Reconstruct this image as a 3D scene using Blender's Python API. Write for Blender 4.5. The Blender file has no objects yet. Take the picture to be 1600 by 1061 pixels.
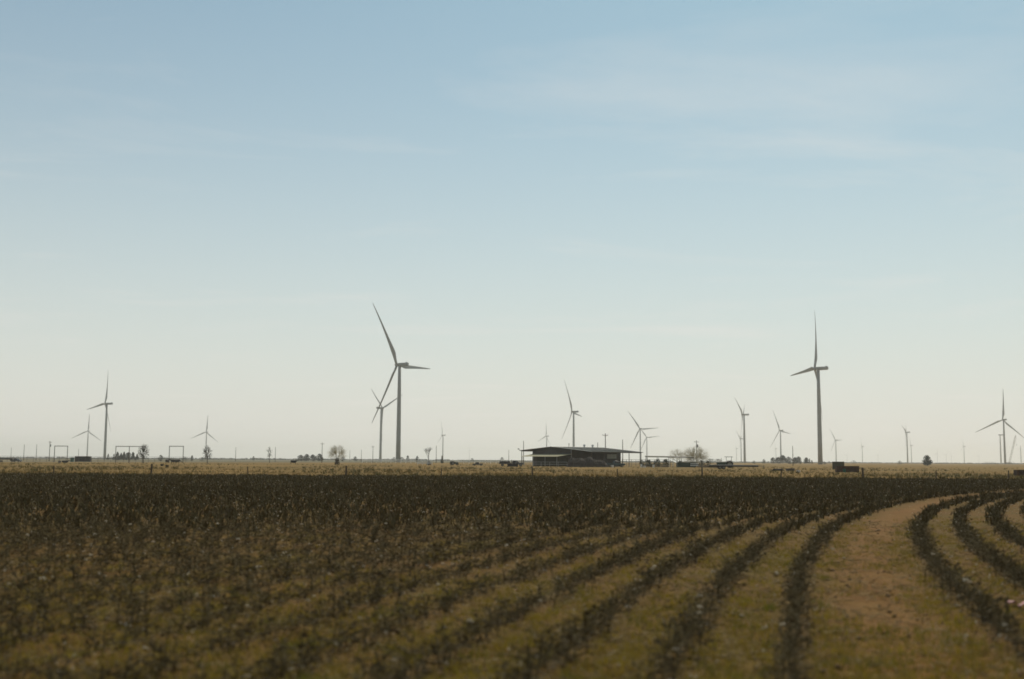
import bpy, math, random
import numpy as np
from mathutils import Vector, Matrix

random.seed(7)
RNG = np.random.default_rng(11)
SC = bpy.context.scene
COL = SC.collection
R_ = math.radians

# ------------------------------------------------------------------ camera
FPX, CX, CY, CAMH = 1777.8, 800.0, 530.5, 1.8
PITCH, ROLL = math.atan(189.0 / FPX), R_(0.32)
_f = Vector((0, math.cos(PITCH), math.sin(PITCH)))
_u0 = Vector((0, -math.sin(PITCH), math.cos(PITCH)))
_r0 = Vector((1, 0, 0))
_r = _r0 * math.cos(ROLL) + _u0 * math.sin(ROLL)
_u = -_r0 * math.sin(ROLL) + _u0 * math.cos(ROLL)
cam_d = bpy.data.cameras.new('camera')
cam = bpy.data.objects.new('camera', cam_d)
COL.objects.link(cam)
cam.matrix_world = Matrix(((_r.x, _u.x, -_f.x, 0), (_r.y, _u.y, -_f.y, 0), (_r.z, _u.z, -_f.z, CAMH), (0, 0, 0, 1)))
cam_d.sensor_width = 36.0
cam_d.lens = 40.0
cam_d.clip_start = 0.1
cam_d.clip_end = 60000.0
cam_d.dof.use_dof = True
cam_d.dof.focus_distance = 400.0
cam_d.dof.aperture_fstop = 1.0
SC.camera = cam

# ------------------------------------------------------------------ sky, sun, exposure
SUN_AZ, SUN_EL = R_(17), R_(50)            # azimuth clockwise from +Y (the view direction)
world = bpy.data.worlds.new('World')
SC.world = world
world.use_nodes = True
wn, wl = world.node_tree.nodes, world.node_tree.links
wn.clear()
w_out = wn.new('ShaderNodeOutputWorld')
w_bg = wn.new('ShaderNodeBackground')
sky = wn.new('ShaderNodeTexSky')
sky.sky_type = 'NISHITA'
sky.sun_disc = False
sky.sun_elevation = SUN_EL
sky.sun_rotation = SUN_AZ
sky.altitude = 900
sky.air_density = 1.0
sky.dust_density = 1.3
sky.ozone_density = 1.3
w_bg.inputs['Strength'].default_value = 0.092
# faint high cirrus: noise over a flat cloud layer far above
tc = wn.new('ShaderNodeTexCoord')
sep = wn.new('ShaderNodeSeparateXYZ')
wl.new(tc.outputs['Generated'], sep.inputs[0])
zc = wn.new('ShaderNodeMath'); zc.operation = 'MAXIMUM'; zc.inputs[1].default_value = 0.0
wl.new(sep.outputs['Z'], zc.inputs[0])
za = wn.new('ShaderNodeMath'); za.operation = 'ADD'; za.inputs[1].default_value = 0.06
wl.new(zc.outputs[0], za.inputs[0])
dv = wn.new('ShaderNodeVectorMath'); dv.operation = 'DIVIDE'
comb = wn.new('ShaderNodeCombineXYZ')
for i in range(3):
    wl.new(za.outputs[0], comb.inputs[i])
wl.new(tc.outputs['Generated'], dv.inputs[0]); wl.new(comb.outputs[0], dv.inputs[1])
mp = wn.new('ShaderNodeMapping'); mp.inputs['Scale'].default_value = (0.75, 1.25, 0.0)
mp.inputs['Location'].default_value = (-14.5, 14.7, 0)
wl.new(dv.outputs[0], mp.inputs[0])
cn = wn.new('ShaderNodeTexNoise'); cn.inputs['Scale'].default_value = 0.9
cn.inputs['Detail'].default_value = 7; cn.inputs['Roughness'].default_value = 0.58; cn.inputs['Distortion'].default_value = 0.4
wl.new(mp.outputs[0], cn.inputs['Vector'])
cr = wn.new('ShaderNodeMapRange'); cr.inputs[1].default_value = 0.53; cr.inputs[2].default_value = 0.80
cr.inputs[3].default_value = 0.0; cr.inputs[4].default_value = 0.40
wl.new(cn.outputs['Fac'], cr.inputs[0])
cmix = wn.new('ShaderNodeMix'); cmix.data_type = 'RGBA'
wl.new(cr.outputs[0], cmix.inputs[0])
hs = wn.new('ShaderNodeHueSaturation'); hs.inputs['Saturation'].default_value = 1.05
wl.new(sky.outputs[0], hs.inputs['Color'])
wb = wn.new('ShaderNodeMix'); wb.data_type = 'RGBA'; wb.blend_type = 'MULTIPLY'; wb.inputs[0].default_value = 1.0
wb.inputs[7].default_value = (0.60, 0.99, 0.91, 1)      # the film's white balance
wl.new(hs.outputs[0], wb.inputs[6])

cmix.inputs[7].default_value = (8.9, 8.5, 8.0, 1)
# milky air below the blue: the lower the sight line, the longer its way through it
vz = wn.new('ShaderNodeMath'); vz.operation = 'DIVIDE'; vz.inputs[1].default_value = 0.255
wl.new(zc.outputs[0], vz.inputs[0])
vp = wn.new('ShaderNodeMath'); vp.operation = 'POWER'; vp.inputs[1].default_value = 1.45; wl.new(vz.outputs[0], vp.inputs[0])
vm = wn.new('ShaderNodeMath'); vm.operation = 'MULTIPLY'; vm.inputs[1].default_value = -1.0; wl.new(vp.outputs[0], vm.inputs[0])
vf = wn.new('ShaderNodeMath'); vf.operation = 'EXPONENT'; wl.new(vm.outputs[0], vf.inputs[0])
vmix = wn.new('ShaderNodeMix'); vmix.data_type = 'RGBA'
vr = wn.new('ShaderNodeMapRange'); vr.inputs[3].default_value = 0.10; vr.inputs[4].default_value = 1.0; wl.new(vf.outputs[0], vr.inputs[0])
wl.new(vr.outputs[0], vmix.inputs[0]); wl.new(wb.outputs[2], vmix.inputs[6])
vmix.inputs[7].default_value = (8.1, 7.9, 7.25, 1)
wl.new(vmix.outputs[2], cmix.inputs[6])
wl.new(cmix.outputs[2], w_bg.inputs['Color'])
wl.new(w_bg.outputs[0], w_out.inputs['Surface'])

sun_d = bpy.data.lights.new('sun', 'SUN')
sun_d.energy = 3.2
sun_d.angle = R_(0.6)
sun_d.color = (1.0, 0.91, 0.75)
sun = bpy.data.objects.new('sun', sun_d)
COL.objects.link(sun)
_sd = Vector((math.sin(SUN_AZ) * math.cos(SUN_EL), math.cos(SUN_AZ) * math.cos(SUN_EL), math.sin(SUN_EL)))
sun.rotation_euler = _sd.to_track_quat('Z', 'Y').to_euler()
sun.location = (300, 300, 400)

SC.render.engine = 'CYCLES'
SC.view_settings.view_transform = 'Standard'
SC.view_settings.look = 'None'
SC.view_settings.gamma = 1.0
SC.view_settings.exposure = 0.0
SC.cycles.use_denoising = True
SC.cycles.max_bounces = 6
SC.cycles.transparent_max_bounces = 12
SC.cycles.volume_bounces = 2
SC.cycles.filter_width = 1.7

# ------------------------------------------------------------------ helpers
def ray(px, py):
    return _f + _r * ((px - CX) / FPX) + _u * ((CY - py) / FPX)
def yh(px):                                  # image row of the level horizon in that column
    lo, hi = 600.0, 800.0
    for _ in range(40):
        m = (lo + hi) / 2
        if ray(px, m).z > 0: lo = m
        else: hi = m
    return (lo + hi) / 2
def at(px, Y, z=0.0):                        # a place on the ground at depth Y, seen in that column
    d = ray(px, yh(px))
    return Vector((d.x / d.y * Y, Y, z))
def zt(px, py, Y):                           # height above ground seen at that row at depth Y
    d = ray(px, py)
    return CAMH + d.z / d.y * Y
def wpx(n, Y):                               # width in metres of n pixels at depth Y
    return n * Y / FPX

def props(o, label=None, cat=None, group=None, kind=None):
    if label: o['label'] = label
    if cat: o['category'] = cat
    if group: o['group'] = group
    if kind: o['kind'] = kind
    return o
def link(name, mesh, parent=None, mat=None, loc=(0, 0, 0), rot=(0, 0, 0)):
    o = bpy.data.objects.new(name, mesh)
    COL.objects.link(o)
    o.location = loc
    o.rotation_euler = rot
    if parent: o.parent = parent
    if mat and mesh and not mesh.materials: mesh.materials.append(mat)
    return o
def thing(name, label, cat, loc, rz=0.0, group=None):
    o = bpy.data.objects.new(name, None)
    COL.objects.link(o)
    o.empty_display_size = 0.5
    o.location = loc
    o.rotation_euler = (0, 0, rz)
    return props(o, label, cat, group)
def copy_tree(o, parent=None):
    c = o.copy()
    COL.objects.link(c)
    if parent: c.parent = parent
    for ch in list(o.children):
        copy_tree(ch, c)
    return c

def np_mesh(name, V, F, smooth=False):
    """V (n,3) array, F (m,3) or (m,4) int array -> mesh"""
    me = bpy.data.meshes.new(name)
    V = np.ascontiguousarray(V, dtype=np.float32); F = np.ascontiguousarray(F, dtype=np.int32)
    k = F.shape[1]
    me.vertices.add(len(V)); me.vertices.foreach_set('co', V.ravel())
    me.loops.add(F.size); me.loops.foreach_set('vertex_index', F.ravel())
    me.polygons.add(len(F)); me.polygons.foreach_set('loop_start', np.arange(len(F), dtype=np.int32) * k)
    if smooth: me.polygons.foreach_set('use_smooth', np.ones(len(F), dtype=bool))
    me.update(calc_edges=True)
    return me

class MB:
    def __init__(s): s.v = []; s.f = []
    def add(s, vs, fs):
        n = len(s.v); s.v += [tuple(p) for p in vs]; s.f += [tuple(i + n for i in q) for q in fs]; return s
    def box(s, x0, x1, y0, y1, z0, z1, taper=0.0):
        t = taper
        vs = [(x0, y0, z0), (x1, y0, z0), (x1, y1, z0), (x0, y1, z0), (x0 + t, y0 + t, z1), (x1 - t, y0 + t, z1), (x1 - t, y1 - t, z1), (x0 + t, y1 - t, z1)]
        return s.add(vs, [(3, 2, 1, 0), (4, 5, 6, 7), (0, 1, 5, 4), (1, 2, 6, 5), (2, 3, 7, 6), (3, 0, 4, 7)])
    def tube(s, p, q, r0, r1=None, n=8, cap=True):
        p, q = Vector(p), Vector(q); r1 = r0 if r1 is None else r1
        d = (q - p).normalized()
        a = d.orthogonal().normalized(); b = d.cross(a)
        vs = []
        for c, r in ((p, r0), (q, r1)):
            for i in range(n):
                t = 2 * math.pi * i / n
                vs.append(c + a * (math.cos(t) * r) + b * (math.sin(t) * r))
        fs = [(i, (i + 1) % n, n + (i + 1) % n, n + i) for i in range(n)]
        if cap: fs += [tuple(range(n))[::-1], tuple(range(n, 2 * n))]
        return s.add(vs, fs)
    def loft(s, rings, cap=True, closed=True):
        n = len(rings[0]); vs = [p for r in rings for p in r]; fs = []
        for k in range(len(rings) - 1):
            for i in range(n if closed else n - 1):
                j = (i + 1) % n
                fs.append((k * n + i, k * n + j, (k + 1) * n + j, (k + 1) * n + i))
        if cap: fs += [tuple(range(n))[::-1], tuple(range((len(rings) - 1) * n, len(rings) * n))]
        return s.add(vs, fs)
    def prism(s, prof, y0, y1):              # profile of (x, z), extruded along y
        n = len(prof)
        vs = [(x, y0, z) for x, z in prof] + [(x, y1, z) for x, z in prof]
        fs = [(i, (i + 1) % n, n + (i + 1) % n, n + i) for i in range(n)] + [tuple(range(n))[::-1], tuple(range(n, 2 * n))]
        return s.add(vs, fs)
    def build(s, name, mat, parent=None, smooth=False, bevel=0.0, loc=(0, 0, 0), rot=(0, 0, 0)):
        me = bpy.data.meshes.new(name)
        me.from_pydata(s.v, [], s.f)
        if smooth:
            for p in me.polygons: p.use_smooth = True
        me.update()
        o = link(name, me, parent, mat, loc, rot)
        if bevel:
            m = o.modifiers.new('bevel', 'BEVEL'); m.width = bevel; m.segments = 2; m.limit_method = 'ANGLE'
        return o

# ------------------------------------------------------------------ materials
def nmat(name, c1, c2=None, scale=1.0, rough=0.8, metal=0.0, bump=0.0, c3=None, detail=5.0, spec=0.3, stretch=None, trans=0.0):
    m = bpy.data.materials.new(name); m.use_nodes = True
    n, l = m.node_tree.nodes, m.node_tree.links
    b = n['Principled BSDF']
    b.inputs['Roughness'].default_value = rough; b.inputs['Metallic'].default_value = metal
    b.inputs['Specular IOR Level'].default_value = spec
    c2 = c2 or tuple(x * 0.7 for x in c1)
    co = n.new('ShaderNodeTexCoord'); src = co.outputs['Object']
    if stretch:
        mpn = n.new('ShaderNodeMapping'); mpn.inputs['Scale'].default_value = stretch
        l.new(src, mpn.inputs[0]); src = mpn.outputs[0]
    t = n.new('ShaderNodeTexNoise'); t.inputs['Scale'].default_value = scale; t.inputs['Detail'].default_value = detail
    t.inputs['Roughness'].default_value = 0.6
    l.new(src, t.inputs['Vector'])
    r = n.new('ShaderNodeValToRGB'); l.new(t.outputs['Fac'], r.inputs[0])
    e = r.color_ramp.elements
    e[0].position = 0.34; e[0].color = (*c1, 1); e[1].position = 0.66; e[1].color = (*c2, 1)
    if c3:
        k = e.new(0.5); k.color = (*c3, 1)
    l.new(r.outputs[0], b.inputs['Base Color'])
    if bump:
        bp = n.new('ShaderNodeBump'); bp.inputs['Strength'].default_value = bump; bp.inputs['Distance'].default_value = 0.05
        l.new(t.outputs['Fac'], bp.inputs['Height']); l.new(bp.outputs[0], b.inputs['Normal'])
    if trans:
        tr = n.new('ShaderNodeBsdfTranslucent'); l.new(r.outputs[0], tr.inputs['Color'])
        mx = n.new('ShaderNodeMixShader'); mx.inputs[0].default_value = trans
        l.new(b.outputs[0], mx.inputs[1]); l.new(tr.outputs[0], mx.inputs[2])
        l.new(mx.outputs[0], n['Material Output'].inputs['Surface'])
    return m
M = {}
M['turbine'] = nmat('turbine_paint', (0.37, 0.37, 0.335), (0.31, 0.31, 0.28), 0.15, 0.45)
M['stalk'] = nmat('cotton_stalk', (0.130, 0.096, 0.036), (0.078, 0.060, 0.022), 3.0, 0.9)
M['leaf_dead'] = nmat('dead_leaf', (0.090, 0.060, 0.024), (0.052, 0.037, 0.015), 2.0, 0.9)
M['lint'] = nmat('lint', (0.60, 0.52, 0.38), (0.40, 0.34, 0.24), 6.0, 0.95)
M['weed'] = nmat('weed', (0.30, 0.235, 0.024), (0.155, 0.155, 0.018), 0.9, 0.85, trans=0.3, c3=(0.27, 0.19, 0.030))
M['grass'] = nmat('dry_grass', (0.200, 0.122, 0.030), (0.105, 0.078, 0.021), 0.03, 0.9, trans=0.2, c3=(0.168, 0.106, 0.027), detail=8, stretch=(1, .5, 1))
M['weed_dark'] = nmat('weed_dark', (0.135, 0.108, 0.028), (0.090, 0.080, 0.022), 0.05, 0.9)
M['straw'] = nmat('straw', (0.36, 0.27, 0.12), (0.15, 0.105, 0.05), 5, 0.9)
M['clod'] = nmat('clod', (0.15, 0.085, 0.034), (0.085, 0.055, 0.024), 3, 0.95)
M['wood'] = nmat('weathered_wood', (0.12, 0.09, 0.06), (0.06, 0.047, 0.033), 4, 0.9, stretch=(1, 1, 0.1))
M['pole'] = nmat('pole_wood', (0.11, 0.09, 0.07), (0.07, 0.058, 0.045), 4, 0.9, stretch=(1, 1, 0.1))
M['pipe'] = nmat('pipe_steel', (0.13, 0.12, 0.10), (0.09, 0.075, 0.06), 2, 0.6, 0.3)
M['galv'] = nmat('galvanised', (0.34, 0.35, 0.34), (0.26, 0.27, 0.26), 1.5, 0.5, 0.5)
M['white'] = nmat('white_paint', (0.78, 0.77, 0.72), (0.64, 0.63, 0.58), 1.0, 0.6)
M['roof'] = nmat('roof_metal', (0.088, 0.092, 0.078), (0.060, 0.064, 0.052), 0.3, 0.6, 0.1, stretch=(1, 0.15, 1))
M['barn_wall'] = nmat('barn_wall', (0.075, 0.070, 0.065), (0.052, 0.048, 0.045), 0.5, 0.8, stretch=(1, 1, 0.2))
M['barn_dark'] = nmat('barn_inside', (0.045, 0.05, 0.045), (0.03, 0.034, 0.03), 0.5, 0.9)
M['awning'] = nmat('awning_panel', (0.70, 0.66, 0.46), (0.60, 0.56, 0.40), 0.8, 0.6, trans=0.55)
M['glass'] = nmat('window_sheet', (0.30, 0.33, 0.28), (0.24, 0.27, 0.23), 0.7, 0.25, spec=0.5)
M['rubber'] = nmat('rubber', (0.022, 0.021, 0.02), (0.014, 0.014, 0.014), 8, 0.9)
M['rim'] = nmat('wheel_rim', (0.25, 0.24, 0.21), (0.16, 0.14, 0.11), 5, 0.5, 0.4)
M['dark_paint'] = nmat('dark_paint', (0.026, 0.027, 0.030), (0.018, 0.018, 0.019), 2, 0.35, spec=0.5)
M['dark_glass'] = nmat('dark_glass', (0.02, 0.025, 0.027), (0.015, 0.018, 0.02), 2, 0.1, spec=0.5)
M['green_paint'] = nmat('green_paint', (0.030, 0.055, 0.030), (0.022, 0.036, 0.022), 3, 0.5)
M['teal_paint'] = nmat('teal_paint', (0.018, 0.055, 0.058), (0.014, 0.040, 0.044), 2, 0.45, spec=0.5)
M['rust'] = nmat('rusty_steel', (0.125, 0.070, 0.038), (0.070, 0.046, 0.030), 2.2, 0.85, c3=(0.085, 0.055, 0.036), bump=0.2)
M['olive'] = nmat('olive_paint', (0.095, 0.088, 0.048), (0.066, 0.060, 0.034), 1.2, 0.7)
M['black_box'] = nmat('black_steel', (0.030, 0.028, 0.026), (0.020, 0.019, 0.018), 1.5, 0.7)
M['deck'] = nmat('grey_planks', (0.17, 0.16, 0.145), (0.11, 0.10, 0.09), 2, 0.9, stretch=(0.2, 3, 1))
M['cow'] = nmat('black_hide', (0.013, 0.012, 0.011), (0.020, 0.017, 0.014), 4, 0.8)
M['bark'] = nmat('bark', (0.105, 0.092, 0.075), (0.062, 0.054, 0.044), 5, 0.9)
M['twig'] = nmat('twig', (0.55, 0.50, 0.36), (0.42, 0.38, 0.27), 1.5, 0.9)
M['twig_dark'] = nmat('twig_dark', (0.095, 0.090, 0.062), (0.055, 0.055, 0.040), 1.5, 0.9)
M['evergreen'] = nmat('evergreen', (0.040, 0.062, 0.046), (0.024, 0.040, 0.030), 0.6, 0.8)
M['shrub'] = nmat('shrub', (0.06, 0.07, 0.036), (0.035, 0.042, 0.022), 0.8, 0.85)
M['shrub_dark'] = nmat('shrub_dark', (0.034, 0.042, 0.026), (0.022, 0.028, 0.018), 0.8, 0.9)
M['brush'] = nmat('brush', (0.058, 0.044, 0.034), (0.036, 0.028, 0.022), 1.3, 0.95)
M['green_tank'] = nmat('green_plastic', (0.02, 0.11, 0.07), (0.016, 0.085, 0.055), 2, 0.5)
M['pink'] = nmat('pink_plastic', (0.50, 0.24, 0.23), (0.42, 0.19, 0.18), 9, 0.6)
M['crane'] = nmat('crane_paint', (0.30, 0.28, 0.20), (0.24, 0.22, 0.16), 0.5, 0.6)

# ------------------------------------------------------------------ ground
FIELD_END = 117.0
PIV = np.array((177.567, -31.587)); RAD = 180.0      # the crop rows are arcs about a pivot far to the right

def row_off(x, y):                                    # metres right of the row that borders the lane on its left
    return RAD - np.hypot(x - PIV[0], y - PIV[1])
def hash_noise(x, y, s, seed=0):
    xi = np.floor(x / s); yi = np.floor(y / s); fx = x / s - xi; fy = y / s - yi
    def h(a, b):
        t = np.sin(a * 127.1 + b * 311.7 + seed * 74.7) * 43758.5453
        return t - np.floor(t)
    ux = fx * fx * (3 - 2 * fx); uy = fy * fy * (3 - 2 * fy)
    return (h(xi, yi) * (1 - ux) + h(xi + 1, yi) * ux) * (1 - uy) + (h(xi, yi + 1) * (1 - ux) + h(xi + 1, yi + 1) * ux) * uy
def fbm(x, y, s, seed=0):
    c, d = math.cos(.6), math.sin(.6); t = 0; a = .5
    for k in range(4):
        t = t + a * hash_noise(x, y, s, seed + k); a *= .55; s *= .47; x, y = c * x - d * y + 3.7, d * x + c * y - 1.3
    return t / 1.01
LANE = 2.08
def row_phase(o):                                     # distance to the nearest row line
    o2 = np.where(o > LANE / 2, o - LANE, o)
    d = np.abs(o2 - np.round(o2))
    inl = (o > 0) & (o < LANE)
    return np.where(inl, np.minimum(o, LANE - o), d)
def soil_z(x, y):
    o = row_off(x, y); d = row_phase(o)
    z = 0.02 + 0.055 * np.exp(-(d / 0.2) ** 2)
    # two wheel ruts in the lane
    z -= 0.025 * np.exp(-((np.abs(o - LANE / 2) - 0.42) / 0.14) ** 2) * ((o > 0.2) & (o < LANE - 0.2))
    k = np.clip(1.3 - y / 60, 0, 1)
    z += (fbm(x, y, 0.5) - 0.5) * 0.10 * k + np.maximum(hash_noise(x, y, 0.10, 3) - 0.55, 0) * 0.09 * k + (hash_noise(x, y, 4.0, 5) - 0.5) * 0.05
    return np.maximum(z, 0.006)

def ground_material():
    m = bpy.data.materials.new('prairie'); m.use_nodes = True
    n, l = m.node_tree.nodes, m.node_tree.links
    b = n['Principled BSDF']; b.inputs['Roughness'].default_value = 0.95; b.inputs['Specular IOR Level'].default_value = 0.1
    co = n.new('ShaderNodeTexCoord')
    def noise(scale, detail=6, st=(1, 1, 1)):
        mpn = n.new('ShaderNodeMapping'); mpn.inputs['Scale'].default_value = st
        l.new(co.outputs['Object'], mpn.inputs[0])
        t = n.new('ShaderNodeTexNoise'); t.inputs['Scale'].default_value = scale; t.inputs['Detail'].default_value = detail
        l.new(mpn.outputs[0], t.inputs['Vector']); return t.outputs['Fac']
    def ramp(fac, stops):
        r = n.new('ShaderNodeValToRGB'); l.new(fac, r.inputs[0]); e = r.color_ramp.elements
        while len(e) < len(stops): e.new(0.5)
        for el, (p, c) in zip(e, stops): el.position = p; el.color = (*c, 1)
        return r.outputs[0]
    def mix(fac, a, c):
        x = n.new('ShaderNodeMix'); x.data_type = 'RGBA'
        if isinstance(fac, float): x.inputs[0].default_value = fac
        else: l.new(fac, x.inputs[0])
        l.new(a, x.inputs[6]); l.new(c, x.inputs[7]); return x.outputs[2]
    past = ramp(noise(0.035, 8, (1, 0.6, 1)), [(0.36, (0.122, 0.084, 0.024)), (0.5, (0.190, 0.114, 0.031)), (0.64, (0.255, 0.150, 0.041))])
    fine = ramp(noise(1.4, 5), [(0.3, (0.138, 0.090, 0.025)), (0.7, (0.255, 0.160, 0.043))])
    past = mix(0.4, past, fine)
    far = ramp(noise(0.002, 4, (1, 0.35, 1)), [(0.35, (0.105, 0.105, 0.066)), (0.6, (0.17, 0.135, 0.075))])
    sep_ = n.new('ShaderNodeSeparateXYZ'); l.new(co.outputs['Object'], sep_.inputs[0])
    # the far ploughed land begins beyond a boundary that runs nearer on the left
    ex = n.new('ShaderNodeMath'); ex.operation = 'MULTIPLY_ADD'; ex.inputs[1].default_value = -2.4
    l.new(sep_.outputs['X'], ex.inputs[0]); l.new(sep_.outputs['Y'], ex.inputs[2])
    mr = n.new('ShaderNodeMapRange'); mr.inputs[1].default_value = 900; mr.inputs[2].default_value = 990
    l.new(ex.outputs[0], mr.inputs[0])
    l.new(mix(mr.outputs[0], past, far), b.inputs['Base Color'])
    bp = n.new('ShaderNodeBump'); bp.inputs['Strength'].default_value = 0.6; bp.inputs['Distance'].default_value = 0.2
    l.new(noise(2.2, 6), bp.inputs['Height']); l.new(bp.outputs[0], b.inputs['Normal'])
    return m
def build_ground():
    xs = np.array([-15000, -8000, -4000, -2000, -1000, -500, -250, -120, 0, 120, 250, 500, 1000, 2000, 4000, 8000, 15000.])
    ys = np.array([-600, -200, -60, 0, 60, 120, 200, 300, 450, 700, 1000, 1500, 2500, 4000, 7000, 11000, 15000.])
    X, Y = np.meshgrid(xs, ys); V = np.stack([X.ravel(), Y.ravel(), np.zeros(X.size)], 1)
    nx = len(xs); i, j = np.meshgrid(np.arange(nx - 1), np.arange(len(ys) - 1)); a = (j * nx + i).ravel()
    o = link('ground', np_mesh('ground', V, np.stack([a, a + 1, a + nx + 1, a + nx], 1)), None, ground_material())
    props(o, kind='structure')
build_ground()

def soil_material():
    m = bpy.data.materials.new('field_soil'); m.use_nodes = True
    n, l = m.node_tree.nodes, m.node_tree.links
    b = n['Principled BSDF']; b.inputs['Roughness'].default_value = 0.95; b.inputs['Specular IOR Level'].default_value = 0.1
    co = n.new('ShaderNodeTexCoord')
    def noise(scale, detail=6, rough=0.6):
        t = n.new('ShaderNodeTexNoise'); t.inputs['Scale'].default_value = scale; t.inputs['Detail'].default_value = detail; t.inputs['Roughness'].default_value = rough
        l.new(co.outputs['Object'], t.inputs['Vector']); return t.outputs['Fac']
    def ramp(fac, stops):
        r = n.new('ShaderNodeValToRGB'); l.new(fac, r.inputs[0]); e = r.color_ramp.elements
        while len(e) < len(stops): e.new(0.5)
        for el, (p, c) in zip(e, stops): el.position = p; el.color = (*c, 1)
        return r.outputs[0]
    a = ramp(noise(0.35, 5), [(0.32, (0.115, 0.080, 0.016)), (0.5, (0.140, 0.077, 0.020)), (0.68, (0.165, 0.076, 0.024))])
    f = ramp(noise(7, 8, 0.7), [(0.3, (0.058, 0.035, 0.010)), (0.55, (0.135, 0.082, 0.019)), (0.75, (0.24, 0.16, 0.042))])
    x = n.new('ShaderNodeMix'); x.data_type = 'RGBA'; x.inputs[0].default_value = 0.5
    l.new(a, x.inputs[6]); l.new(f, x.inputs[7])
    red = ramp(noise(1.6, 6), [(0.3, (0.190, 0.070, 0.021)), (0.5, (0.235, 0.105, 0.030)), (0.7, (0.285, 0.148, 0.045))])
    at_ = n.new('ShaderNodeAttribute'); at_.attribute_name = 'lane'
    ml = n.new('ShaderNodeMath'); ml.operation = 'MULTIPLY'; ml.inputs[1].default_value = .42; l.new(at_.outputs['Fac'], ml.inputs[0])
    y2 = n.new('ShaderNodeMix'); y2.data_type = 'RGBA'; l.new(ml.outputs[0], y2.inputs[0]); l.new(x.outputs[2], y2.inputs[6]); l.new(red, y2.inputs[7])
    l.new(y2.outputs[2], b.inputs['Base Color'])
    bp = n.new('ShaderNodeBump'); bp.inputs['Strength'].default_value = 0.7; bp.inputs['Distance'].default_value = 0.04
    l.new(noise(16, 6, 0.7), bp.inputs['Height']); l.new(bp.outputs[0], b.inputs['Normal'])
    return m
def build_field():
    nu, nv = 620, 330
    yv = 3.0 * (FIELD_END / 3.0) ** (np.arange(nv) / (nv - 1))
    u = np.linspace(-1, 1, nu)
    U, Yg = np.meshgrid(u, yv)
    Xg = U * (Yg * 0.53 + 6)
    Z = soil_z(Xg, Yg)
    V = np.stack([Xg.ravel(), Yg.ravel(), Z.ravel()], 1)
    i, j = np.meshgrid(np.arange(nu - 1), np.arange(nv - 1)); a = (j * nu + i).ravel()
    me = np_mesh('field_soil', V, np.stack([a, a + 1, a + nu + 1, a + nu], 1), True)
    off = row_off(Xg, Yg)                              # bare trodden earth of the lane is redder
    ln = np.clip(1.25 - np.abs(off - LANE / 2) / .75, 0, 1)
    at_ = me.attributes.new('lane', 'FLOAT', 'POINT'); at_.data.foreach_set('value', ln.ravel().astype(np.float32))
    o = link('field_soil', me, None, soil_material())
    props(o, kind='structure')
build_field()

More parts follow.
